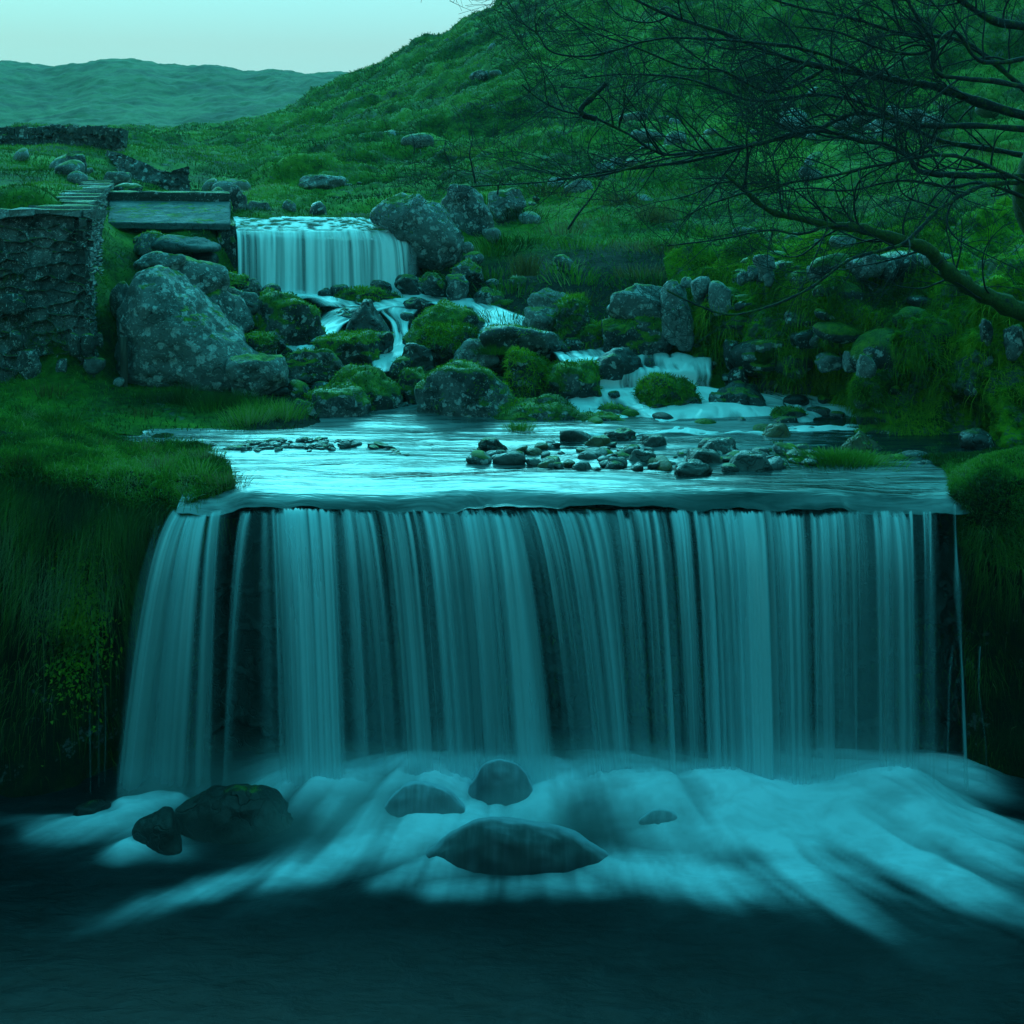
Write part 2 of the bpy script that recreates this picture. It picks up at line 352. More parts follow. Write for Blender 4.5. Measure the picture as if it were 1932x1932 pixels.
def blade_obj(name, base, nrm, L, w, m, parent=None, off=0., tsc=1.5, loc=None, **k):
    V, F = blades(base, nrm, np.broadcast_to(L,(len(base),)), np.broadcast_to(w,(len(base),)), **k)
    return mesh_obj(name, V, F, m, parent, {'tint':tints(base, off=off, sc=tsc)}, smooth=False, loc=loc)
_ICO = {}
def ico(n):
    if n not in _ICO:
        bm = bmesh.new(); bmesh.ops.create_icosphere(bm, subdivisions=n, radius=1)
        _ICO[n] = (np.array([v.co[:] for v in bm.verts]), np.array([[v.index for v in f.verts] for f in bm.faces])); bm.free()
    return _ICO[n]
def rock_verts(seed, sub=4, facets=12, rough=.10, outline=None, blocky=.75):
    D, F = ico(sub); r = np.random.default_rng(seed)
    if outline is not None:      # silhouette polygon in the x-z plane (star shaped), pillowed in depth
        O = np.array(outline, float); c = O.mean(0); Q = O-c
        th = np.arctan2(Q[:,1], Q[:,0]); o = np.argsort(th); th = th[o]; rr = np.hypot(Q[o,0],Q[o,1])
        th = np.concatenate([th-2*pi, th, th+2*pi]); rr = np.tile(rr, 3)
        R = np.interp(np.arctan2(D[:,2],D[:,0]), th, rr)
        h = np.hypot(D[:,0],D[:,2]); k = h**.75/(h+1e-9)
        V = np.stack([D[:,0]*R*k + c[0], D[:,1]*np.mean(rr)*.9, D[:,2]*R*k + c[1]], 1)
        V += (fbm(V*3.1/np.mean(rr), 4, seed)*rough*np.mean(rr))[:,None]*D
        return V, F
    V = D.copy()
    rad = np.full(len(D), 1.35)
    for q in range(facets):
        n = r.normal(0,1,3); n[2] = n[2]*.8; n /= np.linalg.norm(n); h = r.uniform(blocky, 1.05)
        dt = D@n; rad = np.where(dt > .05, np.minimum(rad, h/np.maximum(dt,.05)), rad)
    for q in (0,1,2,3,4,5):
        n = np.zeros(3); n[q//2] = (-1)**q; dt = D@n; rad = np.where(dt>.05, np.minimum(rad, 1.0/np.maximum(dt,.05)), rad)
    rad = rad*(1 + rough*fbm(D*1.6+seed*.37, 5, seed) )
    rad -= rough*.7*np.abs(fbm(D*3.3+seed*.11, 3, seed+3))
    # soften
    V = D*rad[:,None]; return V, F
def smooth_tri(V, F, it=2):
    n = len(V); i = F.ravel(); j = np.roll(F,1,axis=1).ravel(); k = np.roll(F,-1,axis=1).ravel()
    c = np.bincount(i, minlength=n)*2.
    for _ in range(it):
        A = np.stack([np.bincount(i, V[j,a], n)+np.bincount(i, V[k,a], n) for a in range(3)],1)/c[:,None]
        V = V*.45+A*.55
    return V
def tri_normals(V, F):
    fn = np.cross(V[F[:,1]]-V[F[:,0]], V[F[:,2]]-V[F[:,0]]); n = np.zeros_like(V)
    for k in range(3): np.add.at(n, F[:,k], fn)
    return fn, n/(np.linalg.norm(n,axis=1,keepdims=True)+1e-12)
def moss_on(V, F, dens, L, seed, nzmin=.15, cover=.0, rng=None):
    """blade roots on the upward mossy patches of a rock"""
    rng = rng or np.random.default_rng(seed)
    fn, _ = tri_normals(V, F); ar = np.linalg.norm(fn,axis=1)/2; nn = fn/(ar[:,None]*2+1e-12)
    c = V[F].mean(1); m = np.clip((nn[:,2]-nzmin)*2.2 + fbm(c*3.,4,11)*1.5 + cover, 0, 1)
    front = np.where(nn[:,1] > .6, .1, 1.)
    p = ar*m*front; n = int(min(dens*p.sum(), 9000))
    if n < 30: return None
    k = rng.choice(len(F), n, p=p/p.sum()); a = rng.random((n,2)); f = a.sum(1)>1; a[f] = 1-a[f]
    T = V[F[k]]; b = T[:,0]+(T[:,1]-T[:,0])*a[:,:1]+(T[:,2]-T[:,0])*a[:,1:]
    return b, nn[k]
_seed = [100]
def rock(name, label, box, d, m='half', seed=None, sub=5, dr=.8, sink=.25, taper=0., lean=0., facets=12, rough=.22, blocky=.70, outline=None, moss=0., mossL=.05, cover=0., cat='rock', group=None, smooth=2, tilt=0., kind_moss='moss'):
    _seed[0] += 1; seed = _seed[0] if seed is None else seed
    x0,y0,x1,y1 = box
    V, F = rock_verts(seed, sub, facets, rough, outline, blocky)
    if outline is None:
        if taper: V[:,0] *= 1 - taper*(V[:,2]*.5+.5); V[:,1] *= 1-taper*.7*(V[:,2]*.5+.5)
        if lean: V[:,0] += lean*V[:,2]
        if tilt:
            c_, s_ = math.cos(tilt), math.sin(tilt); X = V[:,0]*1.; V[:,0] = c_*X - s_*V[:,2]; V[:,2] = s_*X + c_*V[:,2]
    V = smooth_tri(V, F, smooth)
    lo, hi = V.min(0), V.max(0)
    a = P(x0, y1+(y1-y0)*sink, d); b = P(x1, y0, d)
    wx, wz = b[0]-a[0], b[2]-a[2]; wy = dr*(wx+wz)*.5
    t = np.array([wx, wy, wz]); cen = np.array([(a[0]+b[0])/2, d, (a[2]+b[2])/2])
    V = ((V-lo)/(hi-lo)-.5)*t + cen
    q_ = min(1., .35+wx)*(0.45 if m in ('veil','veil2','pebble','brown') else 1.)
    V += tri_normals(V,F)[1]*((fbm(V*4.5,3,seed)*.035 + (.5-np.abs(fbm(V*7,4,3)))*.045 + fbm(V*26,3,8)*.010)*q_)[:,None]
    o = mesh_obj(name, V, F, M[m], None, None, True, loc=cen)
    tag(o, label, cat, group)
    if moss > 0:
        r = moss_on(V, F, moss, mossL, seed, cover=cover)
        if r is not None:
            c = blade_obj(kind_moss, r[0], r[1], mossL, .0022*d/10+.0006, M['moss'], o, up=.25, rnd=.55, droop=.9, tsc=3.)
            c.location = -cen; c['kind'] = 'stuff'
    return o
def tube(pts, rad, sides=6, seed=0):
    pts = np.asarray(pts, float); n = len(pts); t = np.gradient(pts, axis=0); t /= np.linalg.norm(t,axis=1,keepdims=True)+1e-9
    ref = np.array([.13,.95,.28]); a = np.cross(t, ref); a /= np.linalg.norm(a,axis=1,keepdims=True)+1e-9; b = np.cross(t, a)
    th = np.arange(sides)/sides*2*pi
    V = pts[:,None]+np.asarray(rad)[:,None,None]*(np.cos(th)[None,:,None]*a[:,None]+np.sin(th)[None,:,None]*b[:,None])
    i = np.arange(n-1)[:,None]*sides; j = np.arange(sides)[None]; k = (j+1)%sides
    F = np.stack([i+j, i+k, i+sides+k, i+sides+j], -1).reshape(-1,4)
    return V.reshape(-1,3), F
class Acc:
    def __init__(s): s.V=[]; s.F={}; s.n=0
    def add(s, V, F):
        for f in (F if isinstance(F,list) else [F]): s.F.setdefault(f.shape[1],[]).append(f+s.n)
        s.V.append(V); s.n += len(V)
    def box(s, c, dims, rz=0, jit=0, rng=RNG, rx=0):
        V = np.array([[x,y,z] for x in (-.5,.5) for y in (-.5,.5) for z in (-.5,.5)])*dims
        V += rng.normal(0, 1, V.shape)*jit
        cx_, sx_ = math.cos(rx), math.sin(rx); V = np.stack([V[:,0], V[:,1]*cx_-V[:,2]*sx_, V[:,1]*sx_+V[:,2]*cx_],1)
        c_, s_ = math.cos(rz), math.sin(rz); V = np.stack([V[:,0]*c_-V[:,1]*s_, V[:,0]*s_+V[:,1]*c_, V[:,2]],1)+c
        s.add(V, np.array([[0,1,3,2],[4,6,7,5],[0,4,5,1],[2,3,7,6],[0,2,6,4],[1,5,7,3]]))
    def obj(s, name, m, parent=None, attrs=None, smooth=True, loc=None):
        return mesh_obj(name, np.concatenate(s.V), [np.concatenate(f) for f in s.F.values()], m, parent, attrs, smooth, loc)
# ================================================================ THE LAND
# control points (picture x, picture y, metres away) of the real ground surface
CT = []
def row(d, *pp):
    for x, y in pp: CT.append((x, y, d))
row(11, (-600,700),(0,795),(200,814),(330,829),(470,829),(580,834),(700,858),(1200,860),(1600,870),(2000,880),(2600,880))
row(11.3,(0,770),(200,788),(330,803),(470,804),(600,815),(700,840))
row(12, (-600,650),(0,725),(200,735),(450,760),(600,776),(700,800),(900,805),(1200,805),(1600,820),(2000,800),(2600,800))
row(12.6,(-600,620),(0,700),(200,692),(330,715),(450,735))
row(13, (-600,400),(0,404),(120,402),(210,625),(400,700),(600,720),(1000,718),(1300,705),(1600,700),(2000,640),(2600,600))
row(13.6,(1300,560),(1600,500),(1932,470),(2600,420))
row(14, (-600,385),(0,388),(120,388),(210,560),(330,590),(480,640),(700,648),(960,625),(1150,600),(1300,535),(1600,475))
row(15, (-600,370),(0,372),(130,372),(230,468),(330,490),(470,570),(700,582),(900,560),(1000,530),(1150,505),(1300,490),(1600,448),(1932,400),(2600,340))
row(15.6,(230,440),(400,440),(470,565),(600,572),(760,560),(820,520))
row(16.3,(-600,352),(0,356),(150,355),(230,430),(400,425),(500,425),(650,425),(740,440),(830,470),(960,465),(1300,450),(1600,415))
row(17.5,(230,390),(400,390),(500,410),(650,415),(800,400),(960,410),(1300,412),(1600,385))
row(19, (-600,320),(0,325),(150,325),(215,355),(300,372),(450,372),(500,392),(650,385),(800,370),(960,372),(1300,370),(1600,340),(1932,260),(2600,150))
row(22, (-600,285),(0,292),(120,300),(200,330),(300,362),(440,362),(500,362),(650,350),(800,335),(960,325),(1300,300),(1600,260),(1932,180),(2600,0))
row(24, (225,322),(260,325),(330,352),(380,356),(450,345),(470,340))
row(25.5,(225,300),(260,300),(330,328),(380,330),(450,335))
row(27, (-600,275),(0,275),(120,272),(220,272),(300,296),(400,312),(470,330),(560,322),(700,300),(850,282),(960,262),(1300,220),(1600,150),(1932,20),(2600,-200))
row(33, (-600,270),(0,266),(220,276),(300,290),(400,290),(470,312),(560,282),(700,248),(850,205),(960,175),(1300,90),(1600,-20),(1932,-160),(2600,-500))
row(45, (-600,262),(0,260),(220,262),(300,264),(400,264),(480,275),(560,255),(650,215),(750,160),(850,115),(960,62),(1300,-120),(1600,-280),(1932,-420),(2600,-800))
row(56, (-600,258),(0,256),(220,257),(350,257),(480,250),(560,208),(650,152),(750,106),(850,62),(960,5),(1300,-210),(1932,-560),(2600,-900))
row(64, (-600,255),(0,254),(220,254),(350,250),(480,240),(560,212),(650,172),(750,135),(850,95),(960,30),(1300,-160),(1932,-500),(2600,-850))
row(80, (-600,240),(0,238),(220,240),(350,240),(480,226),(560,205),(650,190),(800,180),(960,120),(1300,0),(2000,-200),(2600,-500))
row(105,(-600,200),(0,180),(300,180),(480,172),(600,160),(700,160),(900,170),(1300,100),(2600,-200))
row(130,(-600,140),(-100,126),(0,121),(100,119),(300,124),(450,128),(560,135),(600,132),(650,131),(760,150),(960,160),(1300,150),(2600,-50))
row(150,(-600,190),(0,150),(300,150),(600,155),(960,180),(2600,0))
row(200,(-600,230),(0,220),(300,220),(600,220),(960,240),(2600,100))
CT = np.array(CT, float)
def _k(A, B):
    r = np.sqrt((A[:,None,0]-B[None,:,0])**2 + (A[:,None,1]-B[None,:,1])**2 + .0004); return r**1.25
_c = np.stack([CT[:,0]/330., np.log(CT[:,2])*6.5], 1)
_n = len(_c); _A = np.zeros((_n+3,_n+3)); _A[:_n,:_n] = _k(_c,_c) + np.eye(_n)*.0; _A[:_n,_n]=1; _A[:_n,_n+1:]=_c; _A[_n:,:_n]=_A[:_n,_n:].T
_w = np.linalg.solve(_A, np.concatenate([CT[:,1], np.zeros(3)]))
def land_y(px, d):
    q = np.stack([px.ravel()/330., np.log(d.ravel())*6.5],1); o = np.empty(len(q))
    for a in range(0, len(q), 20000):
        b = q[a:a+20000]; o[a:a+20000] = _k(b,_c)@_w[:_n] + _w[_n] + b@_w[_n+1:]
    return o.reshape(px.shape)
nd, nx = 430, 620
dd = np.exp(np.linspace(math.log(11), math.log(200), nd)); xx = np.linspace(-700, 2600, nx)
PX, DD = np.meshgrid(xx, dd)
PY = land_y(PX, DD); G = P(PX, PY, DD)
Nn = grid_normals(G); Nn *= np.sign(Nn[...,2:3])
amp = np.clip((DD-11.5)/14, .12, 1.)*np.clip(70/DD,0,1)**.3
lump = fbm(G*[.55,.55,.9], 4, 2)*.34 + (1-np.abs(fbm(G*[1.6,1.6,2.2], 4, 9))*2)*.07 + fbm(G*4.5, 3, 4)*.045
far = sm(DD, 60, 90)
lump2 = fbm(np.stack([G[...,0]*.16+G[...,2]*.25, G[...,1]*.03, G[...,2]*.03],-1), 5, 6, .6)*1.0 + fbm(G*[.9,.9,1.4], 4, 16)*.22
stn = fbm(G*1.1, 3, 77); chan = np.clip(1-np.abs((PX-800)/700),0,1)*sm(DD,17.5,15.5)        # keep the cascade bed smooth
G = G + Nn*((lump*amp*(1-far)*1.9*(1-.72*sm(PX,520,420)*sm(DD,36,29)) + lump2*far)*(1-.8*chan))[...,None]
BED = np.clip(sm(DD,16.2,15.6)*sm(PX+40*stn,430,500)*sm(PX+60*stn,1330,1230),0,1); iS = np.searchsorted(dd, 78)
g1 = mesh_obj('ground', G[:iS+1].reshape(-1,3), grid_faces(iS+1, nx), M['hill'], attrs={'bed':BED[:iS+1]})
tag(g1, 'rough grassy valley floor and steep hillside rising to the right of the stream', 'hillside', kind='structure')
g2 = mesh_obj('hills', G[iS:].reshape(-1,3), grid_faces(nd-iS, nx), M['farhill'])
tag(g2, 'hazy long ridge closing the valley at the upper left', 'hill', kind='structure')
# grass over the land, thinner with distance
Nn = grid_normals(G); Nn *= np.sign(Nn[...,2:3])
vis = (DD < 70)*(PX > -150)*(PX < 2080)*(PY > -60)
stony = fbm(G*1.3, 4, 21)
wt = vis*(30./DD)**1.45*np.clip(.35+1.2*(stony+.3),.05,1)*(1-.85*chan)*np.where((DD<12.0)&(PX>590),0,1)
wt = wt*np.where((PX>1250)&(DD<13.4),0,1)
b, m_ = grid_sample(G, Nn, wt, 230000)
dist = b[:,1]
tag(blade_obj('grass', b, m_, .035+.0026*dist, .0010+.00022*dist, M['grass'], up=.35, rnd=.45, droop=.7, flow=(-.15,-.1,-.1), tsc=.5),
    'rough tussocky grass covering the hillside and valley floor', 'grass', kind='stuff')
# ---------------------------------------------------------------- banks in the foreground
def bank(name, label, rows, nv, nu, m, disp=.08, s=1, flip=False, freq=2.2, kind='structure', cat='bank'):
    G = sheet_pts(rows, nv, nu); n = grid_normals(G)
    if flip: n = -n
    G = G + n*(fbm(G*freq, 5, s)*disp*1.6 + (1-2*np.abs(fbm(G*freq*.8,3,s+5)))*disp*.5)[...,None]
    n = grid_normals(G); n = -n if flip else n
    o = mesh_obj(name, G.reshape(-1,3), grid_faces(nv,nu), M[m]); tag(o, label, cat, kind=kind)
    return G, n, o
LB = [[(-800,738,11.6),(-200,770,11.6),(0,778,11.6),(120,792,11.6),(220,806,11.6),(320,826,11.3),(372,836,11.0)],
      [(-800,750,10.6),(-200,785,10.6),(0,800,10.6),(130,815,10.6),(240,835,10.5),(350,850,10.3),(408,862,10.2)],
      [(-800,775,9.8),(-200,810,9.8),(0,822,9.8),(140,842,9.8),(260,862,9.8),(385,872,9.7),(436,880,9.6)],
      [(-800,815,9.3),(-200,838,9.3),(0,850,9.3),(140,872,9.3),(262,900,9.3),(390,905,9.25),(440,902,9.2)],
      [(-820,880,9.05),(-220,890,9.05),(0,905,9.05),(140,925,9.05),(250,958,9.05),(360,950,9.0),(425,925,9.1)],
      [(-820,1010,8.95),(-220,1010,8.95),(0,1010,8.95),(130,1010,8.95),(225,1020,9.0),(300,990,9.1),(345,975,9.2)],
      [(-820,1250,8.95),(-220,1250,8.95),(0,1240,8.95),(130,1230,8.95),(210,1220,9.0),(280,1210,9.15),(330,1210,9.2)],
      [(-820,1500,8.6),(-220,1500,8.6),(0,1510,8.6),(130,1500,8.7),(200,1490,8.9),(270,1480,9.1),(330,1480,9.2)],
      [(-820,1640,8.3),(-220,1620,8.3),(0,1600,8.4),(130,1590,8.6),(200,1580,8.8),(270,1570,9.0),(330,1560,9.1)]]
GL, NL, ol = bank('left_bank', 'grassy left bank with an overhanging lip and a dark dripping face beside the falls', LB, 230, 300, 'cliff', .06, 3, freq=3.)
if NL[10,150,2] < 0: NL = -NL
RB = [[(1650,838,10.9),(1800,846,10.6),(1900,850,10.4),(2000,850,10.4),(2400,850,10.3),(2900,850,10.2)],
      [(1770,882,9.8),(1835,868,9.8),(1900,852,9.8),(2000,838,9.8),(2400,800,9.8),(2900,760,9.8)],
      [(1792,915,9.3),(1835,882,9.3),(1900,868,9.3),(2000,852,9.3),(2400,830,9.3),(2900,800,9.3)],
      [(1796,945,9.05),(1840,930,8.95),(1900,920,8.9),(2000,910,8.9),(2400,890,8.9),(2900,860,8.9)],
      [(1812,1010,9.05),(1850,1040,8.9),(1900,1060,8.85),(2000,1060,8.8),(2400,1040,8.8),(2900,1020,8.8)],
      [(1822,1200,9.12),(1860,1220,9.05),(1920,1230,9.0),(2000,1230,8.95),(2400,1230,8.9),(2900,1230,8.9)],
      [(1822,1500,9.0),(1860,1510,8.9),(1920,1520,8.8),(2000,1540,8.7),(2400,1560,8.6),(2900,1580,8.5)],
      [(1822,1580,9.0),(1860,1590,8.9),(1920,1600,8.8),(2000,1610,8.6),(2400,1640,8.5),(2900,1660,8.4)]]
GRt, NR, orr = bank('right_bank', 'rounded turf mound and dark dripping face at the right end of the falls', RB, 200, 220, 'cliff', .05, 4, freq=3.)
if NR[5,110,2] < 0: NR = -NR
BB = [[(1255,480,15.4),(1370,460,15.2),(1480,448,15.2),(1600,430,15.2),(1700,410,15),(1800,400,14.6),(1950,370,14),(2300,320,13.4),(2900,260,13)],
      [(1255,520,14.2),(1375,490,13.9),(1480,470,13.6),(1600,450,13.4),(1700,440,13.2),(1800,440,12.8),(1950,430,12.3),(2300,380,12),(2900,340,12)],
      [(1258,560,13.7),(1378,535,13.2),(1480,500,12.9),(1600,470,12.6),(1700,470,12.3),(1800,475,11.9),(1950,470,11.5),(2300,440,11.3),(2900,400,11.2)],
      [(1262,600,13.5),(1375,590,12.9),(1470,570,12.5),(1600,555,12.0),(1700,560,11.7),(1800,570,11.3),(1950,570,10.9),(2300,560,10.7),(2900,540,10.6)],
      [(1270,640,13.4),(1372,650,12.8),(1470,660,12.3),(1570,650,11.9),(1680,660,11.4),(1800,680,11.0),(1950,690,10.7),(2300,690,10.5),(2900,690,10.4)],
      [(1280,680,13.3),(1372,700,12.7),(1475,715,12.4),(1580,715,12.2),(1640,740,11.3),(1780,770,11.1),(1950,780,10.5),(2300,780,10.4),(2900,780,10.3)],
      [(1290,720,13.2),(1375,750,12.6),(1480,775,12.4),(1590,790,12.2),(1640,812,11.1),(1780,840,11.0),(1950,850,10.4),(2300,850,10.3),(2900,850,10.2)],
      [(1290,760,13.2),(1375,800,12.5),(1480,820,12.2),(1590,840,12.0),(1640,870,11.1),(1780,890,11.0),(1950,900,10.4),(2300,900,10.3),(2900,900,10.2)]]
GB, NB, ob = bank('stream_bank', 'steep mossy bank above the rapids on the right with stones showing through', BB, 300, 520, 'bank', .19, 8, freq=2.3)
if NB[5,200,2] < 0: NB = -NB
def zone(Gr, s, sc=2.): return np.clip(.5+1.3*fbm(Gr*sc,4,s),0,1)
ji, jj = np.mgrid[0:230,0:300]/np.array([229,299])[:,None,None]
wl = np.where(ji < .55, 1., np.clip((.92-ji)*1.1,0,1))*zone(GL, 4)**.6*np.where((ji>.55)&(jj>.78),.1,1)*np.where(jj<.25,.3,1)
top = ji < .5; ji2 = ji
b, n = grid_sample(GL, NL, wl*top, 90000)
tag(blade_obj('grass', b, n, np.where(RNG.random(len(b))<.12,.13,.07), .0023, M['grass'], up=.35, rnd=.5, droop=.7, flow=(.05,-.2,0), tsc=2.6, off=.06), 'short lush grass on top of the left bank', 'grass', kind='stuff')
b, n = grid_sample(GL, NL, wl*(ji>=.46)*np.clip((.86-ji)*3,0,1)*np.where(jj>.5,1,.6), 26000)
L = np.where(RNG.random(len(b))<.5, .20, .07)
tag(blade_obj('hanging_grass', b, n, L, .0016, M['darkgrass'], up=.0, rnd=.4, droop=1.2, hang=1.5, tsc=2.5, off=.06), 'long grass hanging down the dark face of the left bank', 'grass', kind='stuff')
ji, jj = np.mgrid[0:200,0:220]/np.array([199,219])[:,None,None]
b, n = grid_sample(GRt, NR, (ji<.58)*np.where(jj<.75,1,.2), 70000)
tag(blade_obj('grass', b, n, .065, .0022, M['grass'], up=.25, rnd=.45, droop=.9, flow=(-.05,-.1,0), tsc=1.6, off=-.04), 'dense short grass on the turf mound at the right end of the falls', 'grass', kind='stuff')
b, n = grid_sample(GRt, NR, (ji>=.5)*np.clip((.93-ji)*2,0,1)*zone(GRt,6,3), 14000)
tag(blade_obj('hanging_grass', b, n, np.where(RNG.random(len(b))<.4,.16,.06), .0015, M['darkgrass'], up=.0, rnd=.4, droop=1.2, hang=1.4, tsc=2.5, off=-.08), 'dark grass and moss hanging below the turf mound on the right', 'grass', kind='stuff')
ji, jj = np.mgrid[0:300,0:520]/np.array([299,519])[:,None,None]
zb = zone(GB, 14, 1.7)
b, n = grid_sample(GB, NB, np.clip(zb*1.5-.25,0,1)*np.where(jj<.62,1,.25)*np.where(ji>.93,0,1), 170000)
tag(blade_obj('moss', b, n, .055, .0022, M['moss'], up=.1, rnd=.5, droop=1.0, hang=.5, tsc=1.8), 'thick yellow green moss and fine grass on the steep right bank', 'moss', kind='stuff')
b, n = grid_sample(GB, NB, zone(GB,19,2.2)**2*np.where(jj<.62,1,.25)*(ji>.12)*(ji<.9), 30000)
tag(blade_obj('hanging_grass', b, n, .15, .0032, M['moss'], up=.15, rnd=.5, droop=1.2, hang=1.2, tsc=2., off=.1), 'tufts of grass drooping over the stones of the right bank', 'grass', kind='stuff')
b, n = grid_sample(GL, NL, np.exp(-(((CX+GL[...,0]/GL[...,1]*FPX)-140)/45)**2-(((HOR+(CAMZ-GL[...,2])/GL[...,1]*FPX)-1180)/90)**2)*(ji2>.5), 2600)
tag(blade_obj('leafy_plant', b, n, .035, .011, M['moss'], up=.1, rnd=.8, droop=.8, tsc=3., off=.15), 'patch of small bright leafy plants on the dark face left of the falls', 'plants', kind='stuff')
# unseen gorge sides beside and behind the viewpoint, raised to cut sky light
for nm, x0, sg, lb in (('unseen_left_side', -5.0, -1, 'unseen steep grassy gorge side left of the plunge pool, raised for shade'), ('unseen_right_side', 4.6, 1, 'unseen steep grassy gorge side right of the plunge pool, raised for shade')):
    yy = np.linspace(-14, 9.2, 80); tt = np.linspace(0, 1, 40); Y, T = np.meshgrid(yy, tt)
    X = x0 + sg*(T*1.3 + .5*np.sin(Y*.4)*.4 + np.clip(T-.75,0,1)*30); Z = -2.2 + np.clip(T/.75,0,1)*(3.4+1.6*sm(Y,6.5,3.5)) + np.clip(T-.75,0,1)*3
    q = np.stack([X,Y,Z],-1); q += (fbm(q*1.2,4,3)*.3)[...,None]
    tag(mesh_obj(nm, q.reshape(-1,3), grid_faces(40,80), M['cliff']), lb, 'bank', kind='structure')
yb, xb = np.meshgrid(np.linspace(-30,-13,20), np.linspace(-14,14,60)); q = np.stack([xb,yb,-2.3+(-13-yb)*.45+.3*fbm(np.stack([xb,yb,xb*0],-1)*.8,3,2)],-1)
tag(mesh_obj('unseen_riverside', q.reshape(-1,3), grid_faces(60,20), M['cliff']), 'unseen rough ground closing the plunge pool downstream, raised for shade', 'bank', kind='structure')  # out of view, raised to shade the near scene
# ================================================================ MASONRY
def stone_sheet(name, rows, nv, nu, sc, depth, m, parent=None, seed=1, flip=1, hsc=1.25):
    G = sheet_pts(rows, nv, nu); n = grid_normals(G)
    s = np.concatenate([np.zeros((nv,1)), np.cumsum(np.linalg.norm(np.diff(G,axis=1),axis=-1),1)],1)
    jx = fbm(G*4.5,3,seed)*.42
    f1, f2, cid = worley2(s*sc + jx, G[...,2]*sc*hsc + jx + 50, seed)
    h = sm(f2-f1, .0, .13)*(.35+1.0*cid) + fbm(G*9,5,seed)*.42
    G = G + n*flip*(h*depth)[...,None]
    return G, mesh_obj(name, G.reshape(-1,3), grid_faces(nv,nu), M[m], parent)
w = empty('stone_wall', P(80,700,12.5)); tag(w, 'tall rough stone retaining wall with pale flat coping left of the big lichened boulder', 'wall')
wl_ = tuple(P(80,700,12.5))
def top(c): return c
rows = [[(-700,402,12.8),(-200,402,12.6),(0,403,12.5),(80,403,12.5),(150,405,12.45),(167,404,12.55),(186,382,14.2),(203,357,16.9),(209,352,18.2)],
        [(-700,500,12.75),(-200,500,12.55),(0,500,12.45),(80,500,12.45),(151,500,12.4),(170,498,12.5),(192,470,14.2),(207,430,16.5),(212,400,18)],
        [(-700,600,12.7),(-200,600,12.5),(0,600,12.4),(80,600,12.35),(154,600,12.35),(176,596,12.45),(202,560,14.1),(213,480,16.3),(216,440,17.8)],
        [(-700,735,12.6),(-200,735,12.4),(0,735,12.3),(80,735,12.25),(160,735,12.25),(186,730,12.35),(212,640,14.0),(220,540,16.2),(222,480,17.6)]]
GW, ow = stone_sheet('wall_face', rows, 260, 520, 4.6, .060, 'wallrock', w, 3, flip=1, hsc=1.75)
ow.location = -np.array(wl_)
A = Acc(); r2 = np.random.default_rng(5)
for d in np.arange(12.55, 18.2, .16):
    t = (d-12.5)/(16.9-12.5); e = P(166+37*min(t,1.15), 0, d)[0]; z = 1.875 + .19*t
    wd = r2.uniform(.34,.52)*(1+.35*(1-min(1,t))); A.box(np.array([e-wd/2+r2.uniform(-.02,.05), d, z+r2.uniform(0,.022)]), (wd, r2.uniform(.13,.2), r2.uniform(.035,.06)), r2.normal(0,.05), .008)
for x in np.arange(-3.9, -4.0+0.65, .0001)[:0]: pass
x = P(-600,403,12.5)[0]
while x < P(160,403,12.5)[0]:
    wd = r2.uniform(.14,.34)
    if r2.random() < .8: A.box(np.array([x+wd/2, 12.55+r2.uniform(0,.06), 1.87+r2.uniform(-.02,.02)]), (wd*.95, .3, r2.uniform(.05,.09)), r2.normal(0,.04), .012)
    x += wd
oc = A.obj('coping', M['coping'], w, smooth=False); oc.location = -np.array(wl_)
NW = grid_normals(GW); ii, jj = np.mgrid[0:260,0:520]/np.array([259,519])[:,None,None]
wt = np.clip(fbm(GW*2.2,4,31)*2.2+(ii-.62)*3.2,0,1)*(jj>.12)
b, n = grid_sample(GW, NW, wt, 26000)
tag(blade_obj('hanging_grass', b, n, np.where(RNG.random(len(b))<.35,.17,.06), .0020, M['darkgrass'], up=.2, rnd=.45, droop=1.0, hang=.5, tsc=2., off=.12), 'grass and moss growing out of the lower half of the left stone wall', 'grass', kind='stuff')
fw = empty('stone_wall', P(100,300,27)); tag(fw, 'distant dark dry stone wall with a jagged top crossing the field at the far left', 'wall')
rows = [[(-700,246,28),(-200,250,27.5),(0,251,27),(86,250,27),(92,246,27),(160,249,26.5),(228,255,26)],
        [(-700,290,27.8),(-200,290,27.3),(0,290,26.8),(86,300,26.8),(92,300,26.8),(160,312,26.3),(229,330,25.8)]]
Gf, of = stone_sheet('wall_face', rows, 60, 500, 4.2, .09, 'farwall', fw, 9); of.location = -P(100,300,27)
A = Acc()
for px in np.arange(-500, 229, 4.2):
    y = np.interp(px, [-500,0,86,92,160,228],[247,251,250,246,249,255]); d = np.interp(px,[-500,0,100,228],[27.8,27.1,27.0,26.0])
    h = r2.uniform(.07,.17); c = P(px, y, d+.15); A.box(c+np.array([0,0,h*.3]), (r2.uniform(.05,.10), .34, h), r2.normal(0,.2), .012)
A.box(P(228,262,26.1)+np.array([-.16,.2,0]), (.3,.4,.3), 0, .03)
o = A.obj('cope_stones', M['farwall'], fw, smooth=False); o.location = -P(100,300,27)
rows = [[(196,282,25.5),(222,288,24.3),(245,296,23.6),(272,306,23.2),(300,318,23.0),(318,324,22.8),(334,318,22.9),(360,313,23.2)],
        [(196,330,25),(222,330,23.9),(245,335,23.2),(272,338,22.9),(300,340,22.8),(318,342,22.7),(334,342,22.8),(360,345,23)],
        [(196,372,24.6),(222,372,23.6),(245,372,23),(272,372,22.7),(300,372,22.6),(318,372,22.5),(334,372,22.6),(360,372,22.8)]]
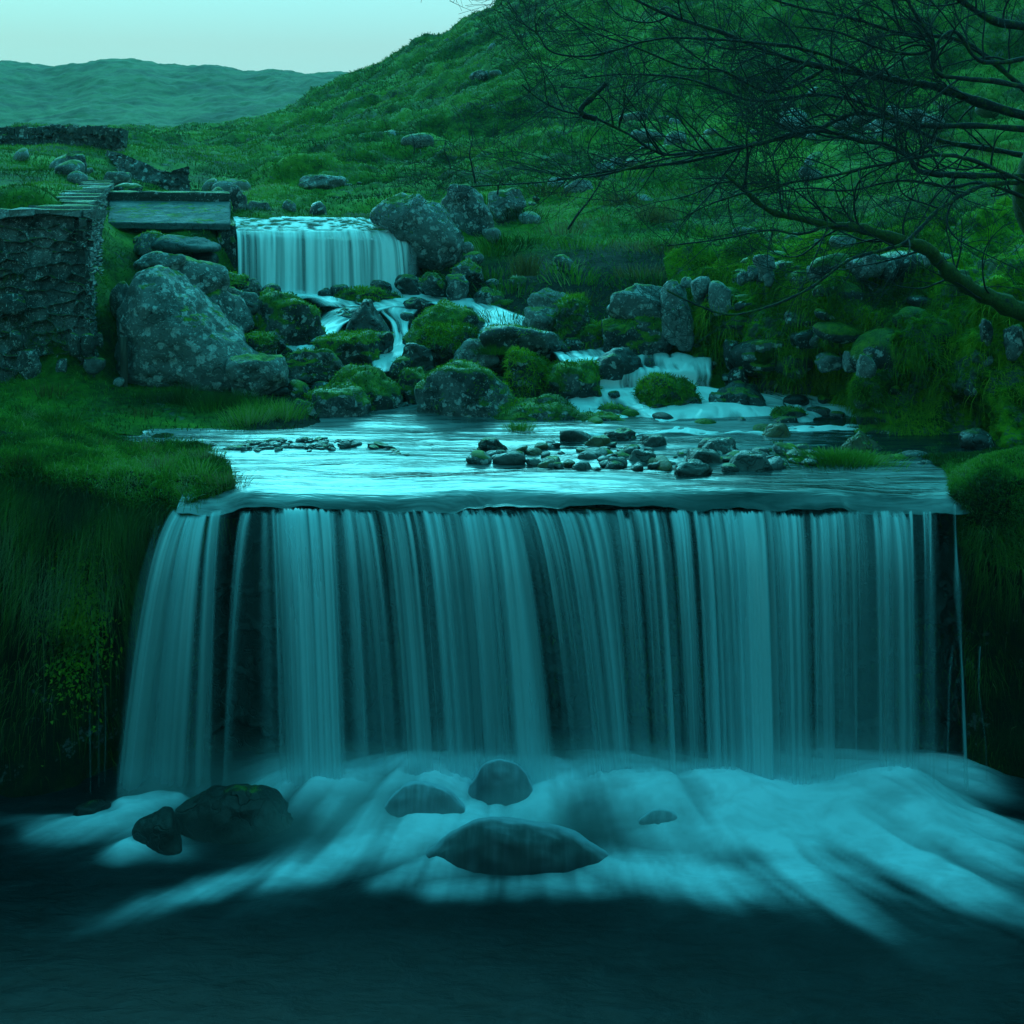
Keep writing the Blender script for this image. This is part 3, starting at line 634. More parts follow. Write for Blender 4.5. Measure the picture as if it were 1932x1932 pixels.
Ge, oe = stone_sheet('embankment', rows, 60, 160, 3.4, .07, 'farwall', None, 15)
tag(oe, 'dark shaded stone embankment below the bright grass field beyond the concrete slab', 'wall')
def hexa(A, c):     # 8 corners: bottom 4 then top 4
    A.add(np.array(c), np.array([[0,3,2,1],[4,5,6,7],[0,1,5,4],[1,2,6,5],[2,3,7,6],[3,0,4,7]]))
def block(name, c, m, parent=None, sub=5, disp=.012, seed=0, loc=None):
    bm = bmesh.new(); vs = [bm.verts.new(tuple(v)) for v in c]
    for f in [[0,3,2,1],[4,5,6,7],[0,1,5,4],[1,2,6,5],[2,3,7,6],[3,0,4,7]]: bm.faces.new([vs[i] for i in f])
    bmesh.ops.bevel(bm, geom=bm.edges[:], offset=.012, segments=1, affect='EDGES')
    bmesh.ops.subdivide_edges(bm, edges=bm.edges[:], cuts=sub, use_grid_fill=True)
    bmesh.ops.triangulate(bm, faces=bm.faces[:])
    V = np.array([v.co[:] for v in bm.verts]); F = np.array([[v.index for v in f.verts] for f in bm.faces]); bm.free()
    V = V + tri_normals(V,F)[1]*(fbm(V*5,4,seed)*disp*1.5+fbm(V*16,3,seed+2)*disp*.8)[:,None]
    return mesh_obj(name, V, F, M[m], parent, smooth=False, loc=loc)
s_ = empty('concrete_apron', P(320,420,16)); tag(s_, 'sloping wet concrete apron with a dark low parapet to the left of the upper waterfall', 'concrete slab')
sl_ = P(320,420,16)
q = [P(203,432,15.6),P(435,435,15.6),P(435,395,17.0),P(203,395,17.0),P(203,419,15.6),P(435,422,15.6),P(434,380,17.0),P(206,378,17.0)]
block('slab', q, 'slab', s_, 14, .008, 3).location = -sl_
q = [P(200,392,17.01),P(436,394,17.01),P(436,392,17.3),P(200,390,17.3),P(200,362,17.01),P(434,364,17.01),P(434,361,17.3),P(200,359,17.3)]
block('parapet', q, 'concrete_dark', s_, 10, .012, 5).location = -sl_
q = [P(418,560,15.7),P(443,560,15.7),P(443,540,16.4),P(418,540,16.4),P(412,426,15.62),P(441,424,15.62),P(441,416,16.4),P(412,416,16.4)]
tag(block('mossy_pier', q, 'mossy', None, 12, .04, 8), 'mossy masonry pier between the concrete apron and the upper waterfall', 'pier')
q = [P(438,575,15.75),P(800,575,15.75),P(800,560,16.6),P(438,560,16.6),P(440,440,15.75),P(786,462,15.75),P(730,418,16.6),P(440,416,16.6)]
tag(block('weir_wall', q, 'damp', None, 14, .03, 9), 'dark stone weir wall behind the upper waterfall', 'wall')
rows = [[(270,958,9.06),(420,957,9.06),(700,957,9.06),(1000,957,9.06),(1400,957,9.06),(1765,957,9.06),(1840,957,9.06)],
        [(270,1250,9.2),(420,1250,9.18),(700,1250,9.2),(1000,1250,9.2),(1400,1250,9.2),(1765,1250,9.2),(1840,1250,9.2)],
        [(270,1600,9.2),(420,1600,9.18),(700,1600,9.2),(1000,1600,9.2),(1400,1600,9.2),(1765,1600,9.2),(1840,1600,9.2)]]
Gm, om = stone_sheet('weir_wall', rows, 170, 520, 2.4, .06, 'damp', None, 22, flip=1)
tag(om, 'dark wet moss streaked stone wall behind the wide lower waterfall', 'wall')
gx, gy = np.meshgrid(np.linspace(-4,6.5,160), np.linspace(9.05,13,60)); gb = np.stack([gx,gy,-.125-.12*sm(gy,9.1,9.8)+.02*fbm(np.stack([gx,gy,gx*0],-1)*3,3,5)],-1)
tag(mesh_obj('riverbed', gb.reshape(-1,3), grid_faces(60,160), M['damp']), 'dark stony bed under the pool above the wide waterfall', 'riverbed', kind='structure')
Nm = grid_normals(Gm); Nm = Nm if Nm[5,5,1] < 0 else -Nm
b, n = grid_sample(Gm, Nm, np.clip(fbm(Gm*[2.5,2.5,.8],4,8)*3-.2,0,1), 12000)
tag(blade_obj('moss', b, n, .035, .0016, M['darkgrass'], up=0, rnd=.5, droop=1., hang=1., tsc=3.), 'moss on the wet wall behind the lower waterfall', 'moss', kind='stuff')
# ================================================================ WATER
# upper pool, curling over the lip
X = np.linspace(0, 1, 420); Yv = np.concatenate([np.linspace(8.93, 9.45, 70), np.linspace(9.47, 13.2, 150)])
XX, YY = np.meshgrid(X, Yv)
xl_ = -2.36 - 1.3*sm(YY, 9.35, 10.1); xr_ = 3.32 + 2.5*sm(YY, 9.3, 10.2); XX = xl_ + (xr_-xl_)*XX
wob = .03*fbm(np.stack([XX*1.3, YY*.4, XX*0],-1), 3, 41)
lipY = 8.93 + .05*fbm(np.stack([XX*1.1, XX*0, XX*0],-1), 2, 44)
cur = np.clip((9.20+wob*3-YY)/.27, 0, 1)
Z = .030*fbm(np.stack([XX*1.0,YY*0,YY*0],-1),2,66)*sm(YY,9.9,9.2) - (.12+.035*fbm(np.stack([XX*7,YY*0,YY*0],-1),3,61))*cur**2.6 + .016*fbm(np.stack([XX*1.5, YY*6, XX*0],-1), 3, 2)*(1-cur*.6) + .012*fbm(np.stack([XX*1.1+YY, YY*2.2, XX*0],-1), 2, 7)
Z += -.06*sm(XX, -1.85, -2.1)*sm(YY, 9.35, 9.0)
Z += .03*np.exp(-((XX-(-1.45))/.10)**2)*cur - .02*np.exp(-((XX+1.72)/.12)**2)*cur
px_ = CX + XX/YY*FPX; py_ = HOR + (CAMZ)/YY*FPX
fo = .27 + .40*fbm(np.stack([XX*.6, YY*2.6, XX*0],-1), 4, 12)  # milky tone; the bands below paint reflections into this mask
fo -= .62*np.exp(-((py_-889-6*np.sin(px_*.01))/7)**2)*sm(px_,560,760)*sm(px_,1420,1250)  # dark reflection of the stones, painted as a band
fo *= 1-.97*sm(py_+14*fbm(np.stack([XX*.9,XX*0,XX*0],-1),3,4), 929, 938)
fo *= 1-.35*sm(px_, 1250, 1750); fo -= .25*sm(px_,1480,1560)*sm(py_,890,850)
fo += .30*np.exp(-((py_-915)/14)**2)*sm(px_,1500,1150)  # bright reflection band painted in just before the lip
G = np.stack([XX,YY,Z],-1)
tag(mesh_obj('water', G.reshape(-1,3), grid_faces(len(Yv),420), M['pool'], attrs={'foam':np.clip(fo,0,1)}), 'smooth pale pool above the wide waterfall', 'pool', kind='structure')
# plunge pool
X = np.concatenate([np.linspace(-9,-4.2,30), np.linspace(-4.15,5.0,420), np.linspace(5.05,9,26)]); Yv = np.concatenate([np.linspace(-14,5.6,60), np.linspace(5.65,9.3,260)])
XX, YY = np.meshgrid(X, Yv)
WZ = -1.95
px_ = CX + XX/np.maximum(YY,1.)*FPX; py_ = HOR + (CAMZ-WZ)/np.maximum(YY,1.)*FPX
def gaus(x0,y0,x1,y1,w0,w1,a0,a1):
    """soft tapering streak between two points of the water surface"""
    dx, dy = x1-x0, y1-y0; L2 = dx*dx+dy*dy
    t = np.clip(((px_-x0)*dx+(py_-y0)*dy)/L2, 0, 1); ex, ey = px_-(x0+t*dx), py_-(y0+t*dy)
    w_ = w0+(w1-w0)*t; return (a0+(a1-a0)*t)*np.exp(-(ex*ex*.35+ey*ey*1.0)/(w_*w_))
warp = fbm(np.stack([XX*1.5,YY*2.0,XX*0],-1),3,3)*16; py_ = py_+warp
fo = 0
for s in [(560,1490,1760,1500,48,60,1.0,1.0),(560,1530,1000,1520,45,50,.6,.9),(640,1570,760,1600,40,40,.55,.5),(1000,1560,640,1625,34,30,1.0,.8),(640,1625,380,1680,30,26,.85,.5),(380,1680,80,1760,26,34,.5,.15),
          (880,1620,720,1680,30,22,.7,.35),(1150,1500,1500,1600,60,80,1.0,1.0),(1500,1570,1800,1640,80,90,1.,.85),(1150,1640,1400,1670,30,45,.8,.62),(1400,1655,1740,1730,46,70,.62,.1),
          (1600,1600,1990,1700,70,90,.75,.3),(1600,1640,1960,1760,40,70,.4,.15),(1760,1560,2050,1600,35,50,.8,.5),(70,1565,280,1560,24,34,.25,.8),(230,1600,330,1600,30,24,.6,.6),(330,1610,470,1630,22,16,.5,.15),(240,1530,330,1520,22,20,.9,.8),
          (0,1545,240,1550,14,16,.2,.4),(1250,1590,1440,1570,40,40,.7,.7),(800,1680,1160,1664,26,30,.40,.45),(360,1500,560,1500,18,26,.2,.8)]:
    fo = np.maximum(fo, gaus(*s)) + .18*gaus(*s)
bro = 0
for s in [(560,1490,1760,1500,70,90,.5,.6),(1000,1580,300,1700,70,60,.3,.15),(1300,1610,1850,1720,110,120,.35,.22),(100,1570,330,1590,50,50,.3,.3)]: bro = np.maximum(bro, gaus(*s))
for x,y,rx,ry,a in [(1725,1545,75,22,.45),(1425,1630,110,16,.55),(1290,1580,60,38,.55),(660,1640,60,12,.4),(450,1600,140,40,.8),(720,1530,60,22,.2),(1560,1620,60,14,.2)]:
    fo = fo*(1-a*np.exp(-((px_-x)/rx)**2-((py_-y)/ry)**2))
th = np.arctan2(XX-.1, 10.2-YY); rr_ = np.hypot(XX-.1, 10.2-YY)
stk = fbm(np.stack([th*16, rr_*.9, XX*0],-1),4,9); stk2 = fbm(np.stack([th*42, rr_*1.6, XX*0],-1),3,19)
fo = fo*.86*(1+stk*(.35+.65*sm(rr_,1.7,3.6))+.22*stk2) - .10*sm(rr_,2.,3.8); fo = 1-(1-np.clip(fo,0,.97))*(1-bro*(.55+.6*stk)); fo = sm(np.clip(fo,0,.97),-.01,1.04)*.97*(YY>4)
Z = WZ + .10*fo*sm(YY,7.2,8.4) + .05*fbm(np.stack([XX*1.6,YY*2.4,XX*0],-1),3,6)*(.3+fo) + .006*fbm(np.stack([XX*5,YY*9,XX*0],-1),3,5)
Z += .17*np.exp(-((YY-8.35)/.42)**2)*sm(XX,-1.75,-1.3)*sm(XX,3.0,2.6)*(.7+.6*fbm(np.stack([XX*1.5,XX*0,XX*0],-1),3,5))
G = np.stack([XX,YY,Z],-1)
tag(mesh_obj('water', G.reshape(-1,3), grid_faces(len(Yv),len(X)), M['plunge'], attrs={'foam':fo}), 'dark plunge pool with silky white foam spreading from the falls', 'pool', kind='structure')
# the wide lower waterfall
LIP = np.array([(332,228),(360,262),(415,392),(424,400),(440,415),(462,420),(478,430),(490,478),(505,525),(560,590),(600,632),(640,668),(680,742),(740,800),(800,858),(880,935),(930,985),(965,1052),(1010,1098),(1085,1170),(1160,1205),(1230,1275),(1290,1328),(1400,1430),(1550,1565),(1700,1712),(1768,1768)],float)
OP = np.array([(332,.0),(337,.55),(350,.85),(372,.62),(395,.70),(408,.42),(416,.30),(423,.04),(440,.0),(458,.0),(463,.30),(470,.42),(476,.25),(482,.03),(494,.02),(503,.30),(512,.55),(540,.52),(556,.78),(600,.74),(622,.72),(630,.22),(640,.16),(652,.45),(690,.62),(705,.45),(735,.52),(760,.60),(785,.38),(800,.55),(825,.40),(860,.66),(885,.50),(905,.45),(935,.80),(960,.78),(972,.46),(985,.56),(1005,.62),(1040,.66),(1060,.72),(1072,.40),(1090,.66),(1110,.52),(1130,.74),(1150,.45),(1180,.64),(1230,.78),(1245,.50),(1280,.72),(1400,.68),(1440,.55),(1480,.70),(1530,.66),(1560,.52),(1600,.68),(1650,.62),(1700,.60),(1750,.66),(1764,.62),(1768,.0)],float)
def fall(name, seed, off, gain, nu=1500, nv=90, parent=None, fine=1., dip=0., lo=332, hi=1768, xoff=0., top=.09):
    lx = np.linspace(lo, hi, nu); s = np.linspace(0, 1, nv)**1.15
    U, SS = np.meshgrid(lx, s)
    H = 1.93
    # strands: lip position mapped to the foot of the fall
    bot = np.interp(U, LIP[:,0], LIP[:,1]); dlip = 8.915; dbot = 8.33+off
    Xt = (U-CX)/FPX*dlip; Xb = (bot-CX+xoff)/FPX*dbot
    jit = .035*fbm(np.stack([U*.012, U*0, U*0+seed],-1), 3, seed)
    X = Xt + (Xb-Xt)*SS**1.05 + jit*SS
    Z = -.075 - (H-.075)*SS**2
    Y = dlip + (dbot-dlip)*SS**.9
    nz = fbm(np.stack([U*.035, SS*.25, U*0+seed*3.1],-1), 4, seed+1); nf = fbm(np.stack([U*.13, SS*.35, U*0+seed],-1), 3, seed+4)
    nw = fbm(np.stack([U*.012, SS*.2, U*0+seed],-1), 2, seed+9)
    Y -= (.045*nz+.018*nf+.02*nw)*sm(SS,0,.3) + off*.6*sm(SS,0,.5)
    op = np.interp(U, OP[:,0], OP[:,1])*gain
    hgt = 1-Z/(-H)
    st = nf*fine*(1.25-.7*SS) + nz*.95 + nw*.8
    op = op*np.clip(.86+1.5*st, .08, 2.4)
    start = top + .04*fbm(np.stack([U*.04,U*0,U*0+seed],-1),3,seed+2) + .05*np.abs(fbm(np.stack([U*.15,U*0,U*0],-1),2,seed+3))
    start += .05*np.exp(-((U-1510)/45)**2) - .04*np.exp(-((U-560)/30)**2)
    start = np.where(U<430, .05+.08*sm(U,425,380)*sm(U,330,360), start)
    op = op*sm(SS, start, start+.045)
    hl = sm(SS,start,start+.06)*np.exp(-(SS-start)*3.2)           # highlight painted as extra opacity where a strand first breaks white
    op = op + hl*.95*np.clip(nf*2.+.1,0,1)*np.interp(U,OP[:,0],OP[:,1])*gain
    op = op*(1-.22*sm(SS,.35,1.))*np.clip(1+.7*nw*sm(SS,.2,.9),.3,1.5)
    op = op*sm(SS,1.,.93)
    op = op*np.interp(U,[lo,lo+5,hi-4,hi],[0,1,1,0])
    G = np.stack([X,Y,Z],-1)
    return mesh_obj(name, G.reshape(-1,3), grid_faces(nv,nu), M['fall'], parent, {'op':np.clip(op,0,.93)})
wf = empty('waterfall', (0,8.6,-1.95)); tag(wf, 'wide silky waterfall pouring over the full width of the near weir', 'waterfall')
for k, (sd, of, ga, fi, tp) in enumerate([(3,.0,.66,1.,.055),(11,.14,.50,.6,.085)]):
    o = fall('falling_sheet', sd, of, ga, parent=wf, fine=fi, top=tp); o.location = (0,-8.6,1.95)
# trickles at the right end of the weir and by the left bank
def trickle(label, pts, wpx, op, seed, group=None):
    A = np.array([P(x,y,d) for x,y,d in pts]); C = cr1(A, 60); w_ = np.interp(np.linspace(0,1,60), np.linspace(0,1,len(wpx)), wpx)/FPX*9
    u = np.linspace(-1,1,9); G = C[:,None]+np.stack([w_[:,None]*u, -.02*(1-u**2)+0*w_[:,None], 0*w_[:,None]*u],-1)
    o_ = np.interp(np.linspace(0,1,60), np.linspace(0,1,len(op)), op)[:,None]*(1-np.abs(u)**2)*(1+.5*fbm(np.stack([u*3+0*w_[:,None], C[:,2:3]*2+0*u, 0*u+seed+0*w_[:,None]],-1),3,seed))
    return tag(mesh_obj('trickle', G.reshape(-1,3), grid_faces(60,9), M['fall'], attrs={'op':np.clip(o_,0,1)}), label, 'water trickle', group)
trickle('thicker trickle bouncing off a ledge just right of the wide waterfall', [(1800,950,8.95),(1802,1020,8.9),(1806,1104,8.8),(1810,1180,8.7),(1816,1300,8.65),(1823,1490,8.6)], [4,3,4,9,6,3,4,5], [.25,.3,.6,.2,.2,.35,.5,.45], 1)
trickle('short thin trickle beside the foot of the thicker right trickle', [(1797,1215,8.85),(1790,1300,8.8),(1786,1490,8.75)], [2,3,2,2], [.1,.22,.2,.2], 2)
trickle('faint thread of water falling near the mossy face on the far right', [(1848,1218,8.8),(1846,1300,8.75),(1858,1400,8.7),(1861,1490,8.7)], [2,1.5,1.5,1.5], [.35,.2,.15,.15], 3)
trickle('thin thread nearest the lower edge of the left bank', [(170,1330,8.75),(171,1400,8.7),(172,1505,8.65)], [1.3,1.3], [.1,.2], 4)
trickle('thin thread between its two neighbours on the left bank face', [(184,1200,8.8),(187,1330,8.75),(188,1505,8.7)], [1.3,1.3], [.08,.2], 5)
trickle('thin thread closest to the wide waterfall on the left bank face', [(199,1290,8.85),(200,1400,8.8),(197,1500,8.75)], [1.3,1.3], [.1,.22], 6)
trickle('faint veil of water left of the wide waterfall', [(300,985,9.0),(275,1080,8.9),(255,1200,8.8),(238,1400,8.6),(225,1520,8.5)], [6,12,14,14,10], [.25,.18,.12,.10,.12], 7)
# the upper waterfall
uf = empty('waterfall', P(610,556,15.3)); tag(uf, 'bright white curtain waterfall at the top of the rocky cascade', 'waterfall')
ctl = [[(438,409,16.6),(520,409,16.6),(620,410,16.6),(660,409,16.6),(690,411,16.6),(706,418,16.5)],
       [(440,412,16.2),(522,414,16.2),(625,414,16.2),(678,413,16.2),(712,419,16.2),(738,430,16.1)],
       [(442,424,15.9),(524,426,15.9),(630,426,15.9),(695,426,15.9),(738,433,15.9),(768,448,15.8)],
       [(446,440,15.62),(526,441,15.62),(632,440,15.62),(706,441,15.62),(758,447,15.62),(782,462,15.6)],
       [(448,470,15.45),(527,470,15.45),(634,470,15.45),(712,470,15.45),(766,474,15.45),(785,486,15.5)],
       [(449,562,15.2),(527,562,15.2),(636,562,15.2),(716,560,15.2),(772,556,15.25),(787,545,15.35)]]
nu, nv = 520, 120
G = sheet_pts(ctl, nv, nu); t_, u_ = np.meshgrid(np.linspace(0,1,nv), np.linspace(0,1,nu), indexing='ij')
pxx = CX + G[...,0]/G[...,1]*FPX
n1 = fbm(np.stack([u_*52, t_*1.2, u_*0],-1),4,51); n2 = fbm(np.stack([u_*13, t_*.6, u_*0],-1),3,52)
mot = fbm(np.stack([u_*38, t_*26, u_*0],-1),3,53)
vert = sm(t_,.48,.62)
op = (1-vert)*np.clip(.50+1.5*mot,.08,.9) + vert*np.clip(.84+1.0*n1+.45*n2,.25,1.)
op = np.where(t_<.10, .95, op)
fing = sm(t_, .40+.13*n2*2, .52+.13*n2*2); op = op*(1-.0*fing)
op *= 1-.65*np.exp(-((pxx-702)/6)**2)*sm(t_,.45,.55); op *= 1-.4*np.exp(-((pxx-597)/5)**2)*vert; op *= 1-.35*np.exp(-((pxx-645)/4)**2)*vert
op *= 1-.75*sm(pxx,764,772)*sm(t_,.4,.5); op *= 1-.35*np.exp(-((pxx-500)/4)**2)*vert
op = op*sm(u_,0,.008)*sm(u_,1,.985)
G[...,1] -= (n1*.02+n2*.03)*vert; G[...,2] += mot*.015*(1-vert)
o = mesh_obj('falling_sheet', G.reshape(-1,3), grid_faces(nv,nu), M['upper'], uf, {'op':np.clip(op,0,.97)}); o.location = -P(610,556,15.3)
# upstream water feeding the fall
r_ = [[(430,404.5,19),(560,405.5,19),(700,407,19)],[(436,406,17.5),(560,408,17.5),(703,410,17.5)],[(438,409.4,16.55),(570,410.2,16.55),(706,416,16.5)]]
g = sheet_pts(r_, 20, 40); tag(mesh_obj('water', g.reshape(-1,3), grid_faces(20,40), M['pool'], attrs={'foam':np.full(800,.7)}), 'thin bright line of water arriving at the crest of the upper waterfall', 'stream', kind='structure')
# the rapids
def ribbon(label, secs, seed, op0=.85, nv=110, nu=70, fade=.12, sc=1.):
    L = np.array([P(a,b,e) for a,b,c,d_,e in secs]); R = np.array([P(c,d_,e) for a,b,c,d_,e in secs])
    L, R = cr1(L,nv), cr1(R,nv); u = np.linspace(0,1,nu)[None,:,None]; G = L[:,None]*(1-u)+R[:,None]*u
    u = u[...,0]+np.zeros((nv,nu)); s = np.concatenate([[0],np.cumsum(np.linalg.norm(np.diff((L+R)/2,axis=0),axis=1))])[:,None]+np.zeros((nv,nu))
    wd = np.linalg.norm(L-R,axis=1).mean()
    n1 = fbm(np.stack([u*wd*15*sc+1.5*fbm(np.stack([u*wd*2,s*2,u*0],-1),2,seed), s*2.2, u*0+seed],-1),4,seed); n2 = fbm(np.stack([u*wd*3+s, s*2.2, u*0],-1),3,seed+3)
    G[...,2] += .025*n2+.012*n1
    if wd > 1: st_ = fbm(np.stack([u*wd*2.4, s*3.0, u*0+3],-1),3,seed+6); G[...,2] += .07*st_; op0 = op0 + 1.3*st_
    op = np.clip(op0-.06+1.05*n1+.5*n2,.08,1.)*sm(u,0,fade)*sm(u,1,1-fade)
    op *= sm(s/s.max(),0,.03)*sm(s/s.max(),1,.96)
    return tag(mesh_obj('rapids', G.reshape(-1,3), grid_faces(nv,nu), M['stream'], attrs={'op':op}), label, 'rapids', kind='structure')
ribbon('basin of water at the foot of the upper waterfall', [(440,552,860,552,15.5),(460,557,890,558,15.2),(540,563,905,566,14.9),(590,570,905,577,14.6),(600,577,900,584,14.5)], 1)
ribbon('left chute pouring between the mossy boulder and the pyramid rock', [(660,577,750,577,14.6),(632,581,745,581,14.5),(612,592,690,596,14.35),(598,606,655,612,14.2),(588,622,640,628,14.0),(584,645,630,648,13.7)], 2, .8)
ribbon('centre chute between the pyramid rock and the mossy hump', [(716,577,800,577,14.55),(718,588,785,590,14.4),(735,606,772,610,14.25),(739,626,774,632,14.05),(735,648,792,648,13.85),(716,660,800,660,13.65),(700,676,770,676,13.35),(700,700,760,700,12.9)], 3, .85)
ribbon('right chute curving away behind the mossy hump', [(800,560,905,563,15.0),(846,566,920,569,14.8),(885,580,935,576,14.55),(895,596,965,590,14.3),(905,610,1018,608,14.05),(900,624,1025,628,13.8),(895,640,960,650,13.6),(880,660,940,668,13.3)], 4, .9)
ribbon('small step of water between the big boulder and mossy slabs', [(532,650,600,650,13.5),(536,653,598,654,13.4),(548,660,590,662,13.3),(556,672,582,674,13.1)], 5, .9)
ribbon('main rapids fanning round the dark boulder and down low terraces', [(1020,650,1345,650,13.5),(1030,660,1345,662,13.2),(1045,674,1345,680,12.9),(1065,698,1345,704,12.62),(1070,731,1350,733,12.55),(1070,740,1450,742,12.4),(1066,762,1560,757,12.2),(1070,772,1640,770,12.0),(1080,792,1650,794,11.75),(1084,806,1650,806,11.45),(1080,815,1650,815,11.2),(1070,821,1650,821,10.9)], 6, .98, 200, 260, .03)
ribbon('water sliding down the right side under the bank', [(1430,735,1540,738,12.6),(1450,745,1570,748,12.4),(1470,756,1600,758,12.2),(1480,775,1620,780,11.9),(1490,795,1640,800,11.6),(1480,815,1660,818,11.2)], 7, .75)
# ================================================================ ROCKS
rock('boulder', 'largest pale lichen covered boulder in front of the stone wall', (225,505,535,748), 12.9, 'lichen', 5, 6, .75, .10, outline=[(36,237),(88,235),(122,205),(160,165),(200,125),(248,84),(290,42),(308,0),(150,-10),(15,5),(3,55),(7,105),(2,150),(22,190)], rough=.09, smooth=1, moss=0)
rock('boulder', 'squared lichened boulder end at the lower right of the largest pale boulder', (432,672,540,752), 12.45, 'lichen', 8, 5, .9, .12, rough=.1, blocky=.75)
rock('boulder', 'loaf shaped lichened stone balanced on top of the largest pale boulder', (252,476,345,512), 13.25, 'lichen', 11, 4, .9, .1)
rock('boulder', 'long lichened slope of rock behind the top of the largest boulder', (300,486,432,560), 13.5, 'lichen', 12, 4, .8, .4, lean=-.25, taper=.35, tilt=-.45, moss=0)
rock('boulder', 'dark side rock with white spots at the left shoulder of the largest boulder', (212,530,262,590), 13.2, 'lichen', 13, 4)
rock('boulder', 'dark sloping boulder behind the right flank of the largest boulder', (370,548,475,650), 13.5, 'grey', 14, 4, .8, .2, tilt=-.5)
rock('boulder', 'low mossy outcrop in the grass under the concrete apron', (248,440,325,474), 15.0, 'grey', 15, 4, 1.2, .3, moss=900, mossL=.04)
rock('boulder', 'flat wet slab of rock overhanging the dark hollow below the apron', (292,447,418,476), 15.0, 'slab', 16, 4, 1.6, .0, blocky=.6)
rock('boulder', 'black rock added as the dark shade of the hollow under the flat wet slab', (355,474,418,530), 15.3, 'black', 17, 3)  # black rock added to paint the hollow's darkness
